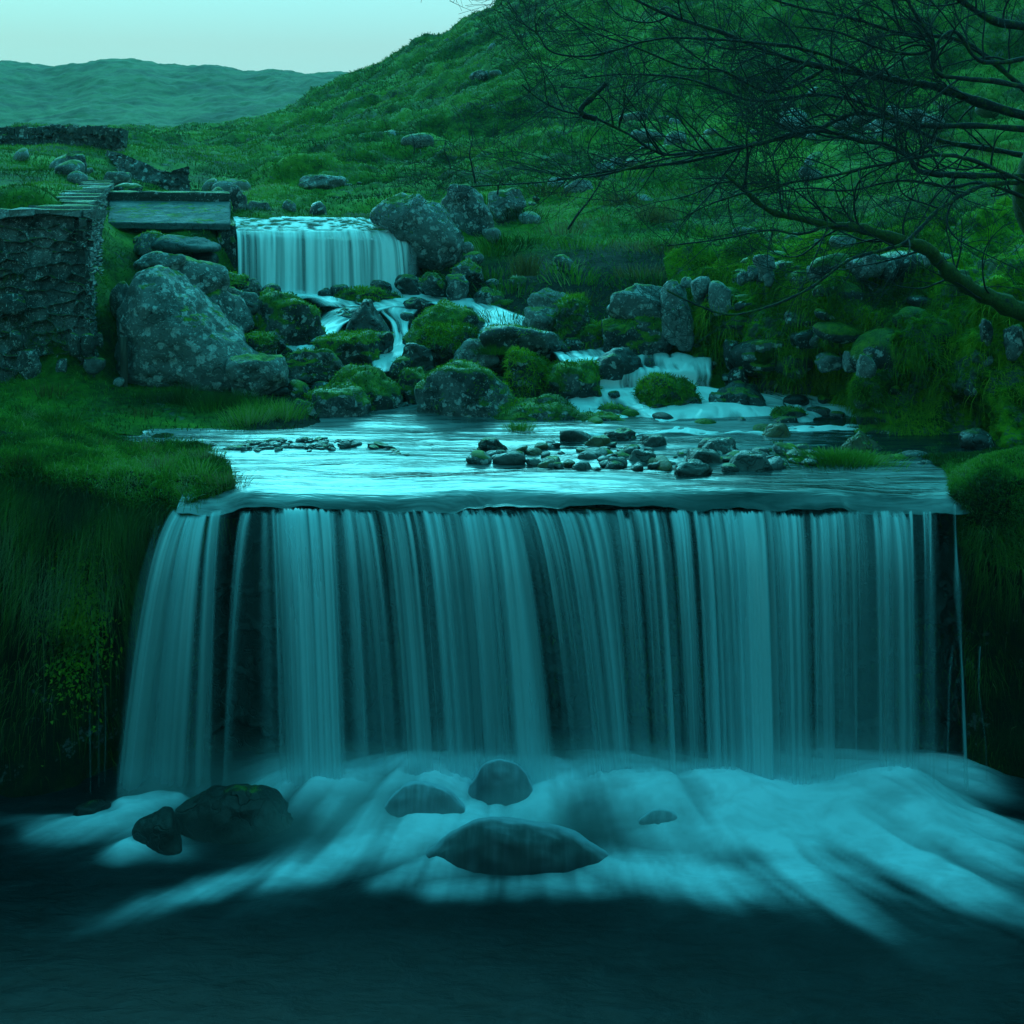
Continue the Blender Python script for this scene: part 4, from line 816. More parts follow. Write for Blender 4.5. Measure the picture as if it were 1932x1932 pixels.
R = [
 ('largest mossy boulder at the left foot of the upper waterfall',(462,549,613,660),13.9,'mossy',dict(moss=1500,taper=.2,sub=5,cover=.3)),
 ('flat grass topped slab in front of the upper waterfall',(628,545,762,582),14.85,'mossy',dict(moss=3000,mossL=.07,cover=.8,dr=.6,blocky=.6)),
 ('dark pyramid shaped boulder between two chutes',(646,570,746,650),14.0,'dark',dict(taper=.85,facets=7,rough=.05,smooth=1,lean=.06)),
 ('wet dark rock partly covered by the left chute',(622,582,690,620),14.45,'dark',dict()),
 ('rounded dark rock above the mossy hump',(757,563,818,595),14.6,'dark',dict()),
 ('small dark stone beside the centre chute',(752,590,782,612),14.35,'dark',dict(sub=3)),
 ('broad mossy hump right of the centre chute',(764,571,921,652),13.9,'mossy',dict(moss=1400,sub=5,taper=.25,cover=.2)),
 ('shaggy grass covered mound in the middle of the cascade',(794,617,912,672),13.35,'mossy',dict(moss=3500,mossL=.10,cover=1.)),
 ('pale lichened rock below the shaggy mound',(856,641,950,690),13.1,'pale',dict(taper=.3)),
 ('dark wedge of rock left of the pale lichened rock',(758,648,820,698),13.1,'dark',dict(taper=.4)),
 ('long yellow moss topped rock in the middle left of the cascade',(596,626,716,686),13.3,'mossy',dict(moss=2500,cover=.6,tilt=.2,sub=5)),
 ('low mossy slab right of the largest pale boulder',(514,658,648,716),13.0,'half',dict(moss=1600,blocky=.62,sub=5)),
 ('round dark stone capped with moss near the centre chute',(702,626,742,662),13.5,'dark',dict(moss=1200)),
 ('wide mossy boulder at the front left of the cascade',(563,694,762,800),12.4,'mossy',dict(moss=1700,taper=.3,sub=5,cover=.2)),
 ('blocky grey topped boulder at the pool edge, front left',(573,733,699,822),12.0,'half',dict(moss=700,blocky=.66,sub=5)),
 ('biggest lichened and mossy dome at the pool edge',(786,688,992,816),12.1,'half',dict(moss=1300,taper=.35,sub=5,smooth=3)),
 ('mossy stone tucked between the two front boulders',(748,693,818,762),12.6,'mossy',dict(moss=1600)),
 ('small mossy stone above the two front boulders',(735,673,775,705),12.9,'half',dict(moss=1200,sub=3)),
 ('long black boulder with mossy crown in the right of the cascade',(908,614,1072,686),13.2,'dark',dict(moss=900,blocky=.62,sub=5)),
 ('shaggy grassy mound above the low rapids',(958,660,1036,738),12.6,'mossy',dict(moss=3500,mossL=.09,cover=.9)),
 ('grassy edged boulder left of the main rapids',(1034,687,1132,762),12.45,'mossy',dict(moss=2200,mossL=.07,cover=.4,taper=.2)),
 ('long low mossy boulder at the pool edge, front right',(898,751,1114,822),11.9,'half',dict(moss=1300,taper=.25,sub=5,cover=.1)),
 ('low mossy stone with a thin veil of water at the pool edge',(1074,781,1192,822),11.75,'mossy',dict(moss=900,taper=.2)),
 ('small flat mossy stone left of the terraces',(1128,764,1186,786),12.05,'mossy',dict(moss=1500,sub=3)),
 ('tiny round mossy stone at the edge of the terraces',(1172,774,1208,794),11.95,'mossy',dict(moss=1500,sub=3)),
 ('dark smooth boulder splitting the main rapids',(1106,658,1218,724),12.75,'dark',dict(taper=.45,rough=.06,smooth=4,sub=5)),
 ('shaggy green hump standing in the main rapids',(1199,710,1320,780),12.2,'mossy',dict(moss=4000,mossL=.07,cover=.9,taper=.35,sub=5)),
 ('wide black boulder right of the shaggy green hump',(1334,727,1454,782),12.25,'dark',dict(taper=.4,sub=5,smooth=3)),
 ('mossy stone in the rapids right of the wide black boulder',(1448,765,1523,800),11.85,'mossy',dict(moss=1800,taper=.2)),
 ('dark wet stone just below the mossy stone in the rapids',(1450,787,1506,812),11.6,'dark',dict()),
 ('submerged round stone veiled by the right rapids',(1524,768,1570,788),11.95,'dark',dict(sub=3)),
 ('steep brown topped boulder at the pebble bar',(1416,799,1504,852),11.0,'brown',dict(taper=.55,rough=.08,smooth=3,dr=.9)),
 ('mossy brown boulder at the right of the pebble bar',(1583,812,1670,876),10.5,'brown',dict(taper=.35,moss=500,lean=-.1)),
 ('mossy stone against the brown topped boulder',(1452,836,1500,862),10.7,'mossy',dict(moss=1800,sub=3)),
 ('black stone between the two brown boulders',(1496,840,1542,870),10.35,'dark',dict(moss=500,sub=3)),
 ('low dark stone right of the mossy brown boulder',(1650,856,1716,884),10.15,'mossy',dict(moss=900,sub=3)),
 ('long flat wet rock at the right end of the pool',(1684,852,1765,878),10.2,'pebble',dict(sub=3)),
 ('small rock nearest the right turf mound',(1720,869,1762,886),9.95,'pebble',dict(sub=3)),
 ('dark rock at the foot of the right bank',(1812,812,1876,850),10.5,'dark',dict(sub=4)),
 ('mossy stone at the foot of the right bank',(1608,802,1672,828),11.2,'mossy',dict(moss=1500,sub=3)),
 ('angular grey rock at the front of the pebble bar',(1371,857,1468,897),9.75,'pebble',dict(taper=.6,facets=7,smooth=1,rough=.06)),
 ('dark domed rock standing alone at the left of the pebble bar',(901,827,955,850),10.45,'dark',dict(taper=.4)),
 ('largest rounded grey stone at the back of the pebble bar',(1055,809,1114,846),10.75,'pebble',dict(rough=.06,smooth=4)),
 ('brownish rounded stone on the pebble bar',(1101,823,1151,850),10.6,'brown',dict(rough=.06,smooth=4)),
 ('flat topped dark stone behind the pebble bar',(1134,812,1204,838),10.85,'dark',dict(taper=.3)),
 ('low twin humped stone behind the pebble bar',(1206,822,1260,848),10.6,'pebble',dict(taper=.3)),
 ('wide wet stone at the front centre of the pebble bar',(1273,873,1345,900),9.6,'pebble',dict(taper=.3,smooth=3)),
 ('greyish broad stone in the middle of the pebble bar',(1282,846,1362,888),10.0,'pebble',dict(taper=.3)),
 ('dark ridge backed stone behind the broad grey one',(1316,829,1392,866),10.35,'dark',dict(taper=.35)),
 ('tall pointed dark stone on the pebble bar',(1182,849,1242,885),10.0,'pebble',dict(taper=.5)),
 ('mossy flat stone on the pebble bar',(1100,846,1156,862),10.3,'mossy',dict(moss=1200,sub=3)),
 ('dark angular stone at the near centre left of the bar',(1090,852,1132,872),10.1,'pebble',dict(taper=.4,sub=3)),
 ('small domed stone with water beads at the bar front',(1080,872,1118,890),9.75,'pebble',dict(taper=.3,sub=3)),
 ('brown small stone at the bar front',(1013,867,1050,884),9.85,'brown',dict(sub=3)),
 ('flat stone at the left tip of the pebble bar',(880,860,924,873),9.95,'pebble',dict(sub=3)),
 ('rounded stone near the left tip of the pebble bar',(930,853,992,874),9.95,'pebble',dict(sub=3,smooth=4)),
 ('dark stone peeping from the water by the grassy point',(367,833,418,848),10.6,'dark',dict(sub=3,moss=400)),
 # upper bank of the cascade
 ('dark stone with mossy top beside the right of the upper waterfall foot',(790,516,838,548),14.9,'half',dict(moss=900)),
 ('sloping dark rock at the right foot of the upper waterfall',(746,519,800,552),15.1,'dark',dict(tilt=.3)),
 ('rock inside the spray at the right of the upper waterfall',(692,528,738,556),15.1,'dark',dict()),
 ('small black stone below the upper waterfall, right one of two',(624,538,660,560),15.05,'dark',dict(sub=3)),
 ('small black stone below the upper waterfall, left one of two',(599,543,626,560),15.0,'dark',dict(sub=3)),
 ('round dark stone at the left foot of the upper waterfall',(494,536,530,562),14.8,'dark',dict(sub=3)),
 ('pale topped stone at the left foot of the upper waterfall',(458,526,494,552),14.8,'grey',dict()),
 ('long mossy plank like slab at the head of the left rocks',(366,517,470,546),14.3,'mossy',dict(moss=2500,blocky=.6,cover=.6,dr=.5)),
 ('light edged rock above the largest mossy boulder',(408,539,464,585),14.0,'grey',dict(tilt=.25,moss=400)),
 ('mottled rock left of the largest mossy boulder',(446,552,496,596),13.95,'grey',dict(moss=300)),
 ('mossy block in the gap left of the largest mossy boulder',(408,570,462,628),13.7,'mossy',dict(moss=1500)),
 ('bright yellow green moss cushion beside the largest pale boulder',(461,630,522,676),13.1,'mossy',dict(moss=3500,cover=1.2)),
 ('smooth dark stone right of the bright moss cushion',(492,627,540,664),13.3,'dark',dict()),
 ('mossy capped rock on the slope right of the upper waterfall',(851,491,910,530),15.1,'half',dict(moss=1400)),
 ('rounded grey rock beneath the mossy capped rock',(842,520,884,562),14.8,'grey',dict()),
 ('dark rock with bright top beside the right chute',(894,544,956,580),14.75,'grey',dict()),
 ('mossy rock above the bend of the right chute',(918,566,1000,592),14.7,'mossy',dict(moss=1700)),
 ('mossy low rock right of the bend of the right chute',(952,584,1008,604),14.45,'mossy',dict(moss=1700)),
 ('tilted pale slab of rock pointing up the slope',(994,541,1078,596),14.1,'pale',dict(tilt=.5,blocky=.6,dr=.5)),
 ('pale patched dark rock at the right of the cascade',(986,582,1056,634),13.8,'lichen',dict()),
 ('round grey stone alone in the grass above the cascade',(1038,482,1086,515),15.2,'grey',dict(rough=.05,smooth=4)),
 ('grassy rock with drooping tuft above the long black boulder',(1046,560,1120,640),13.7,'mossy',dict(moss=2600,mossL=.10,cover=.5)),
 ('blue grey stone where the main rapids emerge',(1064,638,1110,668),13.4,'grey',dict(sub=3)),
 ('shaggy cushion above the head of the main rapids',(1088,610,1152,660),13.5,'mossy',dict(moss=3200,mossL=.08,cover=.9)),
 ('long grey boulder sloping up to the right above the rapids',(1146,536,1300,632),13.4,'lichen',dict(tilt=.35,sub=5,blocky=.6,dr=.5)),
 ('upright pale face of rock at the end of the long grey boulder',(1248,530,1304,632),13.2,'pale',dict(blocky=.6)),
 ('dark mossy rock beneath the long grey boulder',(1138,590,1262,668),13.3,'mossy',dict(moss=700,sub=5)),
 ('dark rock at the water edge under the pale face',(1252,622,1336,662),13.35,'dark',dict(moss=700)),
 ('small brightest stone on top of the long grey boulder',(1284,522,1306,540),13.3,'pale',dict(sub=3)),
 ('rounded pale stone at the start of the right bank wall',(1302,524,1339,566),13.1,'pale',dict(sub=4)),
 ('ridged pale stone at the start of the right bank wall',(1337,531,1378,584),12.95,'pale',dict(sub=4)),
 ('big lichen and moss boulder right of the upper waterfall crest',(700,364,874,482),15.9,'lichen',dict(moss=600,sub=5,seed=204,outline=[(0,75),(30,110),(70,118),(110,108),(150,80),(172,40),(165,0),(95,0),(80,35),(40,62)])),
 ('tall grey boulder behind the crest boulder',(826,348,932,436),17.0,'grey',dict(taper=.3)),
 ('dark lichened outcrop right of the tall grey boulder',(922,356,990,410),17.6,'grey',dict()),
 ('small pale stone in the grass under the dark outcrop',(912,431,945,452),16.3,'pale',dict(sub=3)),
 ('small speckled stone at the foot of the crest boulder',(870,456,894,475),15.8,'pale',dict(sub=3)),
 ('flat grey stone below the crest boulder',(876,474,912,494),15.5,'grey',dict(sub=3)),
 ('upright grey slab at the right end of the parapet',(436,350,466,402),16.9,'grey',dict(blocky=.6,dr=.4,taper=.2)),
 ('leaning grey slab behind the upper waterfall crest',(468,378,512,412),17.0,'grey',dict(tilt=.6,blocky=.6)),
 ('small white topped stone behind the upper waterfall crest',(534,378,556,400),17.3,'pale',dict(sub=3)),
 ('dark mouthed rock behind the upper waterfall crest',(586,380,616,410),17.2,'dark',dict(sub=3)),
 ('pale rocky outcrop on the hill above the upper waterfall crest',(566,330,650,358),20.5,'lichen',dict(tilt=.2)),
 ('large pale patched rock on the left plateau edge behind the coping',(104,290,168,345),20,'grey',dict(taper=.3)),
 ('lichened stone at the river side of the left plateau',(196,325,246,360),19.5,'lichen',dict()),
 ('mossy stone at the far end of the coping',(214,348,268,366),18.5,'half',dict(sub=3)),
 ('dark round rock on the grass above the stone wall',(35,364,74,396),14.8,'grey',dict()),
 ('grey rock half hidden in the bottom grass by the pool',(528,752,600,822),12.2,'half',dict(moss=900,taper=.4)),
]
for L_, bx, d, m_, k_ in R:
    k_ = dict(k_); rock('boulder' if (bx[2]-bx[0])*d > 700 else 'stone', L_, bx, d, m_, **k_)
# rocks in the plunge pool
rock('boulder', 'long black boulder at the left foot of the wide waterfall', (328,1484,582,1585), 8.15, 'black', 301, 5, .5, .35, outline=[(0,35),(8,70),(40,92),(95,112),(150,116),(190,100),(205,72),(245,60),(254,30),(250,0),(130,-8),(30,0)], rough=.05, cat='rock')
rock('boulder', 'small black rock touching the left side of the long black boulder', (255,1533,348,1600), 7.95, 'black', 302, 5, .8, .2, taper=.45, rough=.1, smooth=3)
rock('stone', 'low dark rock at the foot of the left bank', (143,1515,205,1545), 8.3, 'black', 303, 4, .9, .3)
def ell(k=1., sq=0., n=28):       # slightly irregular oval silhouette
    o = []
    for q in range(n):
        a = 2*pi*q/n; o.append((math.cos(a)*(1+.05*math.sin(3*a+k)+.03*math.sin(5*a+2*k)), math.sin(a)*(1+.06*math.sin(2*a+k)+.03*math.sin(7*a))+sq*math.cos(a)))
    return o
for L_, bx, d, sd, mm_, sq in [('broad domed rock under a film of water in front of the wide waterfall',(795,1545,1155,1740),7.78,311,'veil',-.05),('water veiled rock left of the broad domed rock',(705,1478,905,1690),8.12,312,'veil2',-.1),
                  ('pointed veiled rock at the centre foot of the wide waterfall',(878,1434,1015,1640),8.3,313,'veil2',-.2),('dark veiled wedge of rock right of the broad domed rock',(1205,1530,1312,1640),8.05,314,'veil2',-.3),
                  ('small veiled rock in the foam under the right half of the wide waterfall',(1322,1486,1398,1560),8.25,315,'veil2',0)]:
    rock('boulder', L_, bx, d, mm_, sd, 5, .36, .0, rough=.05, smooth=4, outline=ell(sd, sq))
# stones showing in the right bank
k = 0
for bx, d, m_ in [((1422,480,1460,512),12.75,'pale'),((1390,512,1413,536),12.95,'pale'),((1413,502,1430,526),12.9,'pale'),((1430,505,1446,528),12.8,'pale'),((1441,507,1460,536),12.7,'pale'),((1480,512,1503,543),12.55,'pale'),
        ((1526,502,1549,536),12.3,'pale'),((1528,450,1556,480),12.9,'pale'),((1563,446,1612,470),12.8,'pale'),((1561,477,1588,498),12.4,'pale'),((1600,488,1644,524),12.1,'pale'),((1626,477,1674,518),12.0,'pale'),((1668,490,1690,520),11.95,'grey'),
        ((1536,664,1592,698),11.9,'grey'),((1592,662,1626,697),11.65,'pale'),((1618,668,1650,735),11.35,'pale'),((1742,480,1756,500),11.8,'pale'),((1366,640,1392,690),12.7,'grey'),((1375,690,1412,730),12.5,'grey'),
        ((1840,660,1870,700),11.0,'grey'),((1850,600,1872,650),11.0,'grey'),((1820,700,1846,740),11.0,'grey'),((1900,610,1925,670),10.85,'grey')]:
    k += 1
    pl = ['leftmost small cluster above the rapids']
    lb_ = '%s %sstone %s, %s' % ('pale' if m_=='pale' else 'dull grey', 'small ' if bx[2]-bx[0]<24 else 'large ' if bx[2]-bx[0]>40 else '',
        'on the crest of the right bank' if bx[1]<485 else 'just under the crest of the right bank' if bx[1]<560 else 'low in the right bank above the hollow' if bx[1]>655 and 1500<bx[0]<1660 else 'low in the right bank',
        'near its left end' if bx[0]<1450 else 'halfway along' if bx[0]<1600 else 'two thirds along' if bx[0]<1760 else 'near the tree')
    rock('bank_stone', lb_, bx, d+.04, m_, 400+k, 4, .9, .15, blocky=.6, rough=.25, smooth=1, moss=500, mossL=.04, group='stones set in the right bank')
for i_, (bx, tx) in enumerate([((32,660,74,722),'largest one, low left'),((20,624,43,662),'narrow one above the largest'),((130,629,153,672),'tall one right of the grass clump'),((154,630,181,670),'middle one of the right trio'),((180,627,196,656),'rightmost small one'),((106,676,128,712),'low one under the tall one'),((-4,556,53,592),'long one halfway up at the far left'),((158,676,196,704),'dark one at the wall foot on the right')]):
    rock('wall_stone', 'bulging stone low in the left wall, '+tx, bx, 12.2 if bx[1]>600 else 12.35, 'wallrock', 430+i_, 4, .5, .0, blocky=.66, group='bulging stones at the foot of the left wall')
rock('stone', 'small pale stone on the grass at the foot of the wooden post', (215,712,234,726), 12.3, 'pale', 440, 3)
BANKROCKS = True
# shared small rocks, copied as individuals
PRO = {}
def proto(m_, i):
    key = (m_, i)
    if key not in PRO:
        V, F = rock_verts(900+i*7, 3, 10, .12, None, .7); V = smooth_tri(V, F, 2+i%3); V = V/np.abs(V).max(0)
        me = bpy.data.meshes.new('stone'); me.from_pydata(V.tolist(), [], F.tolist()); me.polygons.foreach_set('use_smooth', [True]*len(F)); me.materials.append(M[m_]); PRO[key] = me
    return PRO[key]
def small(name, label, group, loc, sz, rz, m_, i, cat='stone', tl=0.):
    o = bpy.data.objects.new(name, proto(m_, i)); COL.objects.link(o); o.location = loc; o.scale = sz; o.rotation_euler = (tl, tl*.6, rz)
    return tag(o, label, cat, group)
r3 = np.random.default_rng(77)
def bar(n, poly, smin, smax, label, group, mats, name='pebble', flat=.62, dens=None):
    xs = [p[0] for p in poly]
    for q in range(n):
        x = r3.uniform(xs[0], xs[-1]); lo = np.interp(x, xs, [p[1] for p in poly]); hi = np.interp(x, xs, [p[2] for p in poly])
        y = r3.uniform(lo, hi); d = CAMZ*FPX/(y-HOR); s = r3.uniform(smin, smax)*r3.choice([.7,1,1.35],p=[.4,.4,.2])/2/FPX*d
        small(name, label, group, P(x,y,d)+np.array([0,0,s*.18]), (s*r3.uniform(.8,1.3), s*r3.uniform(.8,1.2), s*flat*r3.uniform(.7,1.1)), r3.uniform(0,6), mats[q%len(mats)], int(r3.integers(0,8)), 'pebble', r3.normal(0,.25))
bar(125, [(885,866,868),(940,846,874),(1010,838,884),(1150,838,888),(1250,846,890),(1400,848,890),(1500,852,880),(1560,862,872)], 14, 36, 'small wet dark pebble among the larger stones of the right pebble bar', 'pebbles of the right bar', ['pebble','dark','pebble','grey','brown'])
bar(150, [(425,847,850),(470,836,853),(520,829,853),(600,828,852),(650,832,848),(674,836,840)], 7, 20, 'small dark pebble in the left pebble bar beside the grassy point', 'pebbles of the left bar', ['pebble','dark','pebble'])
bar(10, [(700,838,848),(780,850,866)], 10, 24, 'low wet stone barely breaking the surface of the pool', 'stones barely breaking the pool surface', ['pebble','dark'], flat=.25)
def on_land(x, d): return float(land_y(np.array([x]), np.array([float(d)]))[0])
for q in range(270):            # filler between the named boulders
    x = r3.uniform(470, 1330); d = r3.uniform(12.3, 15.3); y = on_land(x, d); s = r3.uniform(.05,.13)
    if (x > 1080 and d < 13.2) or (d>14.3 and x<900) or (x>1000 and y<575) or (720<x<1030 and 552<y<632) or (585<x<800 and 572<y<690): continue
    small('cascade_stone', 'small dark mossy stone wedged among the boulders of the cascade', 'small stones wedged in the cascade', P(x,y,d)+np.array([0,0,s*.3]), (s*r3.uniform(.9,1.5), s, s*r3.uniform(.6,1)), r3.uniform(0,6), ['mossy','dark','dark','half','black'][q%5], int(r3.integers(0,8)), 'stone', r3.normal(0,.3))
cl = [(1700,270,22,26),(1480,285,24,14),(1560,330,20,12),(1300,300,23,10),(1050,345,19,12),(960,150,38,6),(1250,270,27,8),(640,345,21,6),(1600,300,21,14),(1440,440,15.5,6),(1150,360,19,8),(720,300,30,5),(450,360,22,8),(120,320,20,10),(230,365,18,3)]
for X0, Y0, D0, n_ in cl:
    for q in range(n_):
        x = X0+r3.normal(0,60 if n_>8 else 35); d = D0*math.exp(r3.normal(0,.05)); y = on_land(x, d); s = r3.uniform(.0025,.0065)*D0*r3.choice([.6,1,1.7])
        small('hill_stone', 'pale lichened stone lying in the grass of the hillside', 'pale stones scattered over the hillside', P(x,y,d)+np.array([0,0,s*.35]), (s*r3.uniform(.9,1.7), s, s*r3.uniform(.5,.9)), r3.uniform(0,6), ['pale','grey','pale'][q%3], int(r3.integers(0,8)), 'stone', r3.normal(0,.3))
# dark ledges and stones half buried in the mossy right bank
q_ = np.random.default_rng(9)
for q in range(95):
    i, j = int(q_.uniform(25,270)), int(q_.uniform(8,330)); c = GB[i,j]; s_ = q_.uniform(.06,.20)*q_.choice([.7,1,1.5])
    small('bank_stone', 'dark mossy stone half buried in the steep right bank', 'dark stones buried in the right bank', c-NB[i,j]*s_*.62, (s_*q_.uniform(1.,1.8), s_*.8, s_*q_.uniform(.45,.9)), q_.normal(0,.3), ['half','dark','mossy','mossy'][q%4], int(q_.integers(0,8)), 'stone', q_.normal(0,.2))
for q, (x, y) in enumerate([(1090,705),(1240,700),(1300,712),(1160,745),(1250,790),(1330,800),(1400,795),(1500,758),(1555,752),(1580,785),(1530,812),(1120,800),(1380,712),(1080,735),(1440,812),(1340,690)]):
    d = np.interp(y, [662,690,712,733,760,790,815],[13.2,12.95,12.7,12.5,12.1,11.8,11.2]); s_ = .045+.05*((q*37)%10)/10
    small('rapids_stone', 'small wet black stone breaking the white water of the main rapids', 'small stones breaking the main rapids', P(x,y,d), (s_*1.5,s_,s_*.75), q*1.3, ['dark','black','mossy'][q%3], q%8, 'stone')
# wooden post
c = P(233,728,12.35); tp_ = P(232,636,12.35); A = Acc()
V, F = tube([c-[0,0,.1], c*.5+tp_*.5+np.array([.01,0,0]), tp_, tp_+[0,0,.004]], [.042,.040,.038,.012], 8); A.add(V,F)
tag(A.obj('wooden_post', M['wood']), 'short weathered wooden post beside the largest pale boulder', 'post')
# rush clumps and long tufts
def clump(label, px, py, d, r, n, L, m_, w_=.0026, name='grass_tuft', cat='tuft', up=.75, group=None, lean=(0,0,0)):
    c = P(px,py,d); b = c + np.stack([RNG.normal(0,r,n), RNG.normal(0,r*.7,n), np.zeros(n)],1); nn = (b-c)/(r*2.2)+[0,0,.6]; nn /= np.linalg.norm(nn,axis=1,keepdims=True)
    o = blade_obj(name, b, nn, L, w_, M[m_], up=up, rnd=.16, droop=.5, flow=lean, loc=c); return tag(o, label, cat, group)
clump('brown rush clump at the foot of the left stone wall', 95,775,11.8,.08,240,.38,'rush')
clump('low brownish rush clump in front of the wooden post', 262,800,11.5,.07,160,.22,'rush')
clump('tall yellow grass tuft above the right chute', 990,520,14.6,.08,260,.38,'rush')
clump('reddish rush clump on the slope under the tree', 1235,420,17,.14,260,.42,'rush')
clump('second reddish rush clump, left of the first under the tree', 1170,400,18,.14,260,.42,'rush')
clump('rushes at the left of the hill foot under low branches', 1090,405,18.5,.13,240,.36,'rush')
for i_, (x,y,d) in enumerate([(440,770,11.9),(490,785,11.7),(400,775,11.8),(350,760,12.0),(535,790,11.6),(470,800,11.4),(300,770,12.0)]):
    clump('long pale arching grass tuft in front of the largest boulder', x,y,d,.10,420,.26,'grass',.0018,up=.5,group='arching tufts below the largest boulder')
clump('bright overhanging grass clump on the right of the pebble bar', 1585,872,10.0,.17,2600,.13,'grass',.0022,up=.25)
for i_ in range(26):
    i, j = int(RNG.uniform(5,110)), int(RNG.uniform(60,285)); c_ = GL[i,j]; x_ = CX+c_[0]/c_[1]*FPX; y_ = HOR+(CAMZ-c_[2])/c_[1]*FPX
    clump('loose tuft of longer grass standing on the left bank', x_, y_, c_[1], .06, 90, .17, ['grass','rush','grass'][i_%3], .0016, up=.45, group='longer grass tufts on the left bank')
clump('yellow green tuft at the base of the long low mossy boulder', 980,812,11.2,.05,260,.12,'grass',.0018,up=.4)
clump('drooping straw grass fringe on the pale lichened rock', 930,668,12.9,.07,420,.16,'grass',.0018,up=.3)
for i_ in range(90):
    d = 13.6+abs(RNG.normal(0,5)); x = RNG.uniform(860,1930); y = on_land(x,d)
    if y < 100: continue
    clump('rough dead grass tussock dotted over the lower hillside', x, y, d, .10+.006*d, 130, .16+.006*d, ['grass','rush','grass','darkgrass'][i_%4], .0016+.00018*d, group='dead grass tussocks on the lower hillside', up=.4)
# ================================================================ BARE TREE
rt = random.Random(3); nr = np.random.default_rng(12)
tree = empty('bare_tree', P(2100,640,10.8)); tag(tree, 'leafless moss covered tree leaning in from the right edge over the stream', 'tree'); tl_ = P(2100,640,10.8)
def grow(A, p0, dr, L, r, lev):
    n = max(4, int(L/.055)); pts = [p0]; d = dr/np.linalg.norm(dr); c = nr.normal(0,.09,3)
    for q in range(n):
        c = c*.8 + nr.normal(0,.085,3); d = d + c*.9 + np.array([-.01,0,.012]); d /= np.linalg.norm(d); pts.append(pts[-1]+d*L/n)
    rad = np.linspace(r, max(.0016, r*.25), n+1); V, F = tube(pts, rad, 5 if r>.006 else 4); A.add(V,F)
    if lev > 0: sprout(A, np.array(pts), rad, lev, L)
def sprout(A, pts, rad, lev, L, dens=1.):
    n = int((L*(7.2 if lev==3 else 9. if lev==2 else 8.))*dens*nr.uniform(.8,1.3))
    for q in range(n):
        t = nr.uniform(.15 if lev<3 else .05,1)**.8; i = min(int(t*(len(pts)-1)), len(pts)-2); tg = pts[i+1]-pts[i]; tg = tg/(np.linalg.norm(tg)+1e-9)
        s = nr.normal(0,1,3)*np.array([.7,.6,.8])+np.array([-.25,-.05,.25]); s -= tg*(s@tg); s /= np.linalg.norm(s)+1e-9
        a = nr.uniform(.5,1.15); d = tg*math.cos(a)+s*math.sin(a)
        l_ = {3:nr.uniform(.35,1.1),2:nr.uniform(.18,.55),1:nr.uniform(.10,.28)}[lev]
        grow(A, pts[i], d, l_, min(rad[i]*.55, {3:.010,2:.0055,1:.0032}[lev]), lev-1)
def limb(pts, r0, r1, m_='bark', dens=1., twig=True, par=tree, lev=3):
    A0 = np.array([P(*p) for p in pts]); n = len(pts)*7; C = cr1(A0, n); C += np.cumsum(nr.normal(0,.0035,C.shape),0)*np.linspace(1,0,n)[:,None]
    t = np.linspace(0,1,n); rad = (r0+(r1-r0)*t**.8)/FPX*6.6*(1+.4*fbm(np.stack([t*n*.6,t*0,t*0+r0],-1),3,5))
    A = Acc(); V, F = tube(C, rad, 9); A.add(V,F); o = A.obj('branch', M[m_], par); o.location = -tl_
    if twig:
        B = Acc(); sprout(B, C, rad, lev, np.linalg.norm(np.diff(C,axis=0),axis=1).sum(), dens); B.obj('twigs', M['twig'], o)['kind'] = 'stuff'
    return C
A0 = cr1(np.array([P(*p) for p in [(2150,700,10.8),(2090,580,10.75),(2010,470,10.7),(1950,390,10.65),(1955,320,10.6),(1985,230,10.6),(2005,130,10.6),(2015,20,10.6),(2010,-120,10.6)]]),60)
A = Acc(); V, F = tube(A0, np.interp(np.linspace(0,1,60),[0,.25,.45,.6,1],[.24,.20,.15,.11,.06])*(1+.1*fbm(A0*4,3,2)), 14); A.add(V,F); o = A.obj('trunk', M['mossbark'], tree); o.location = -tl_
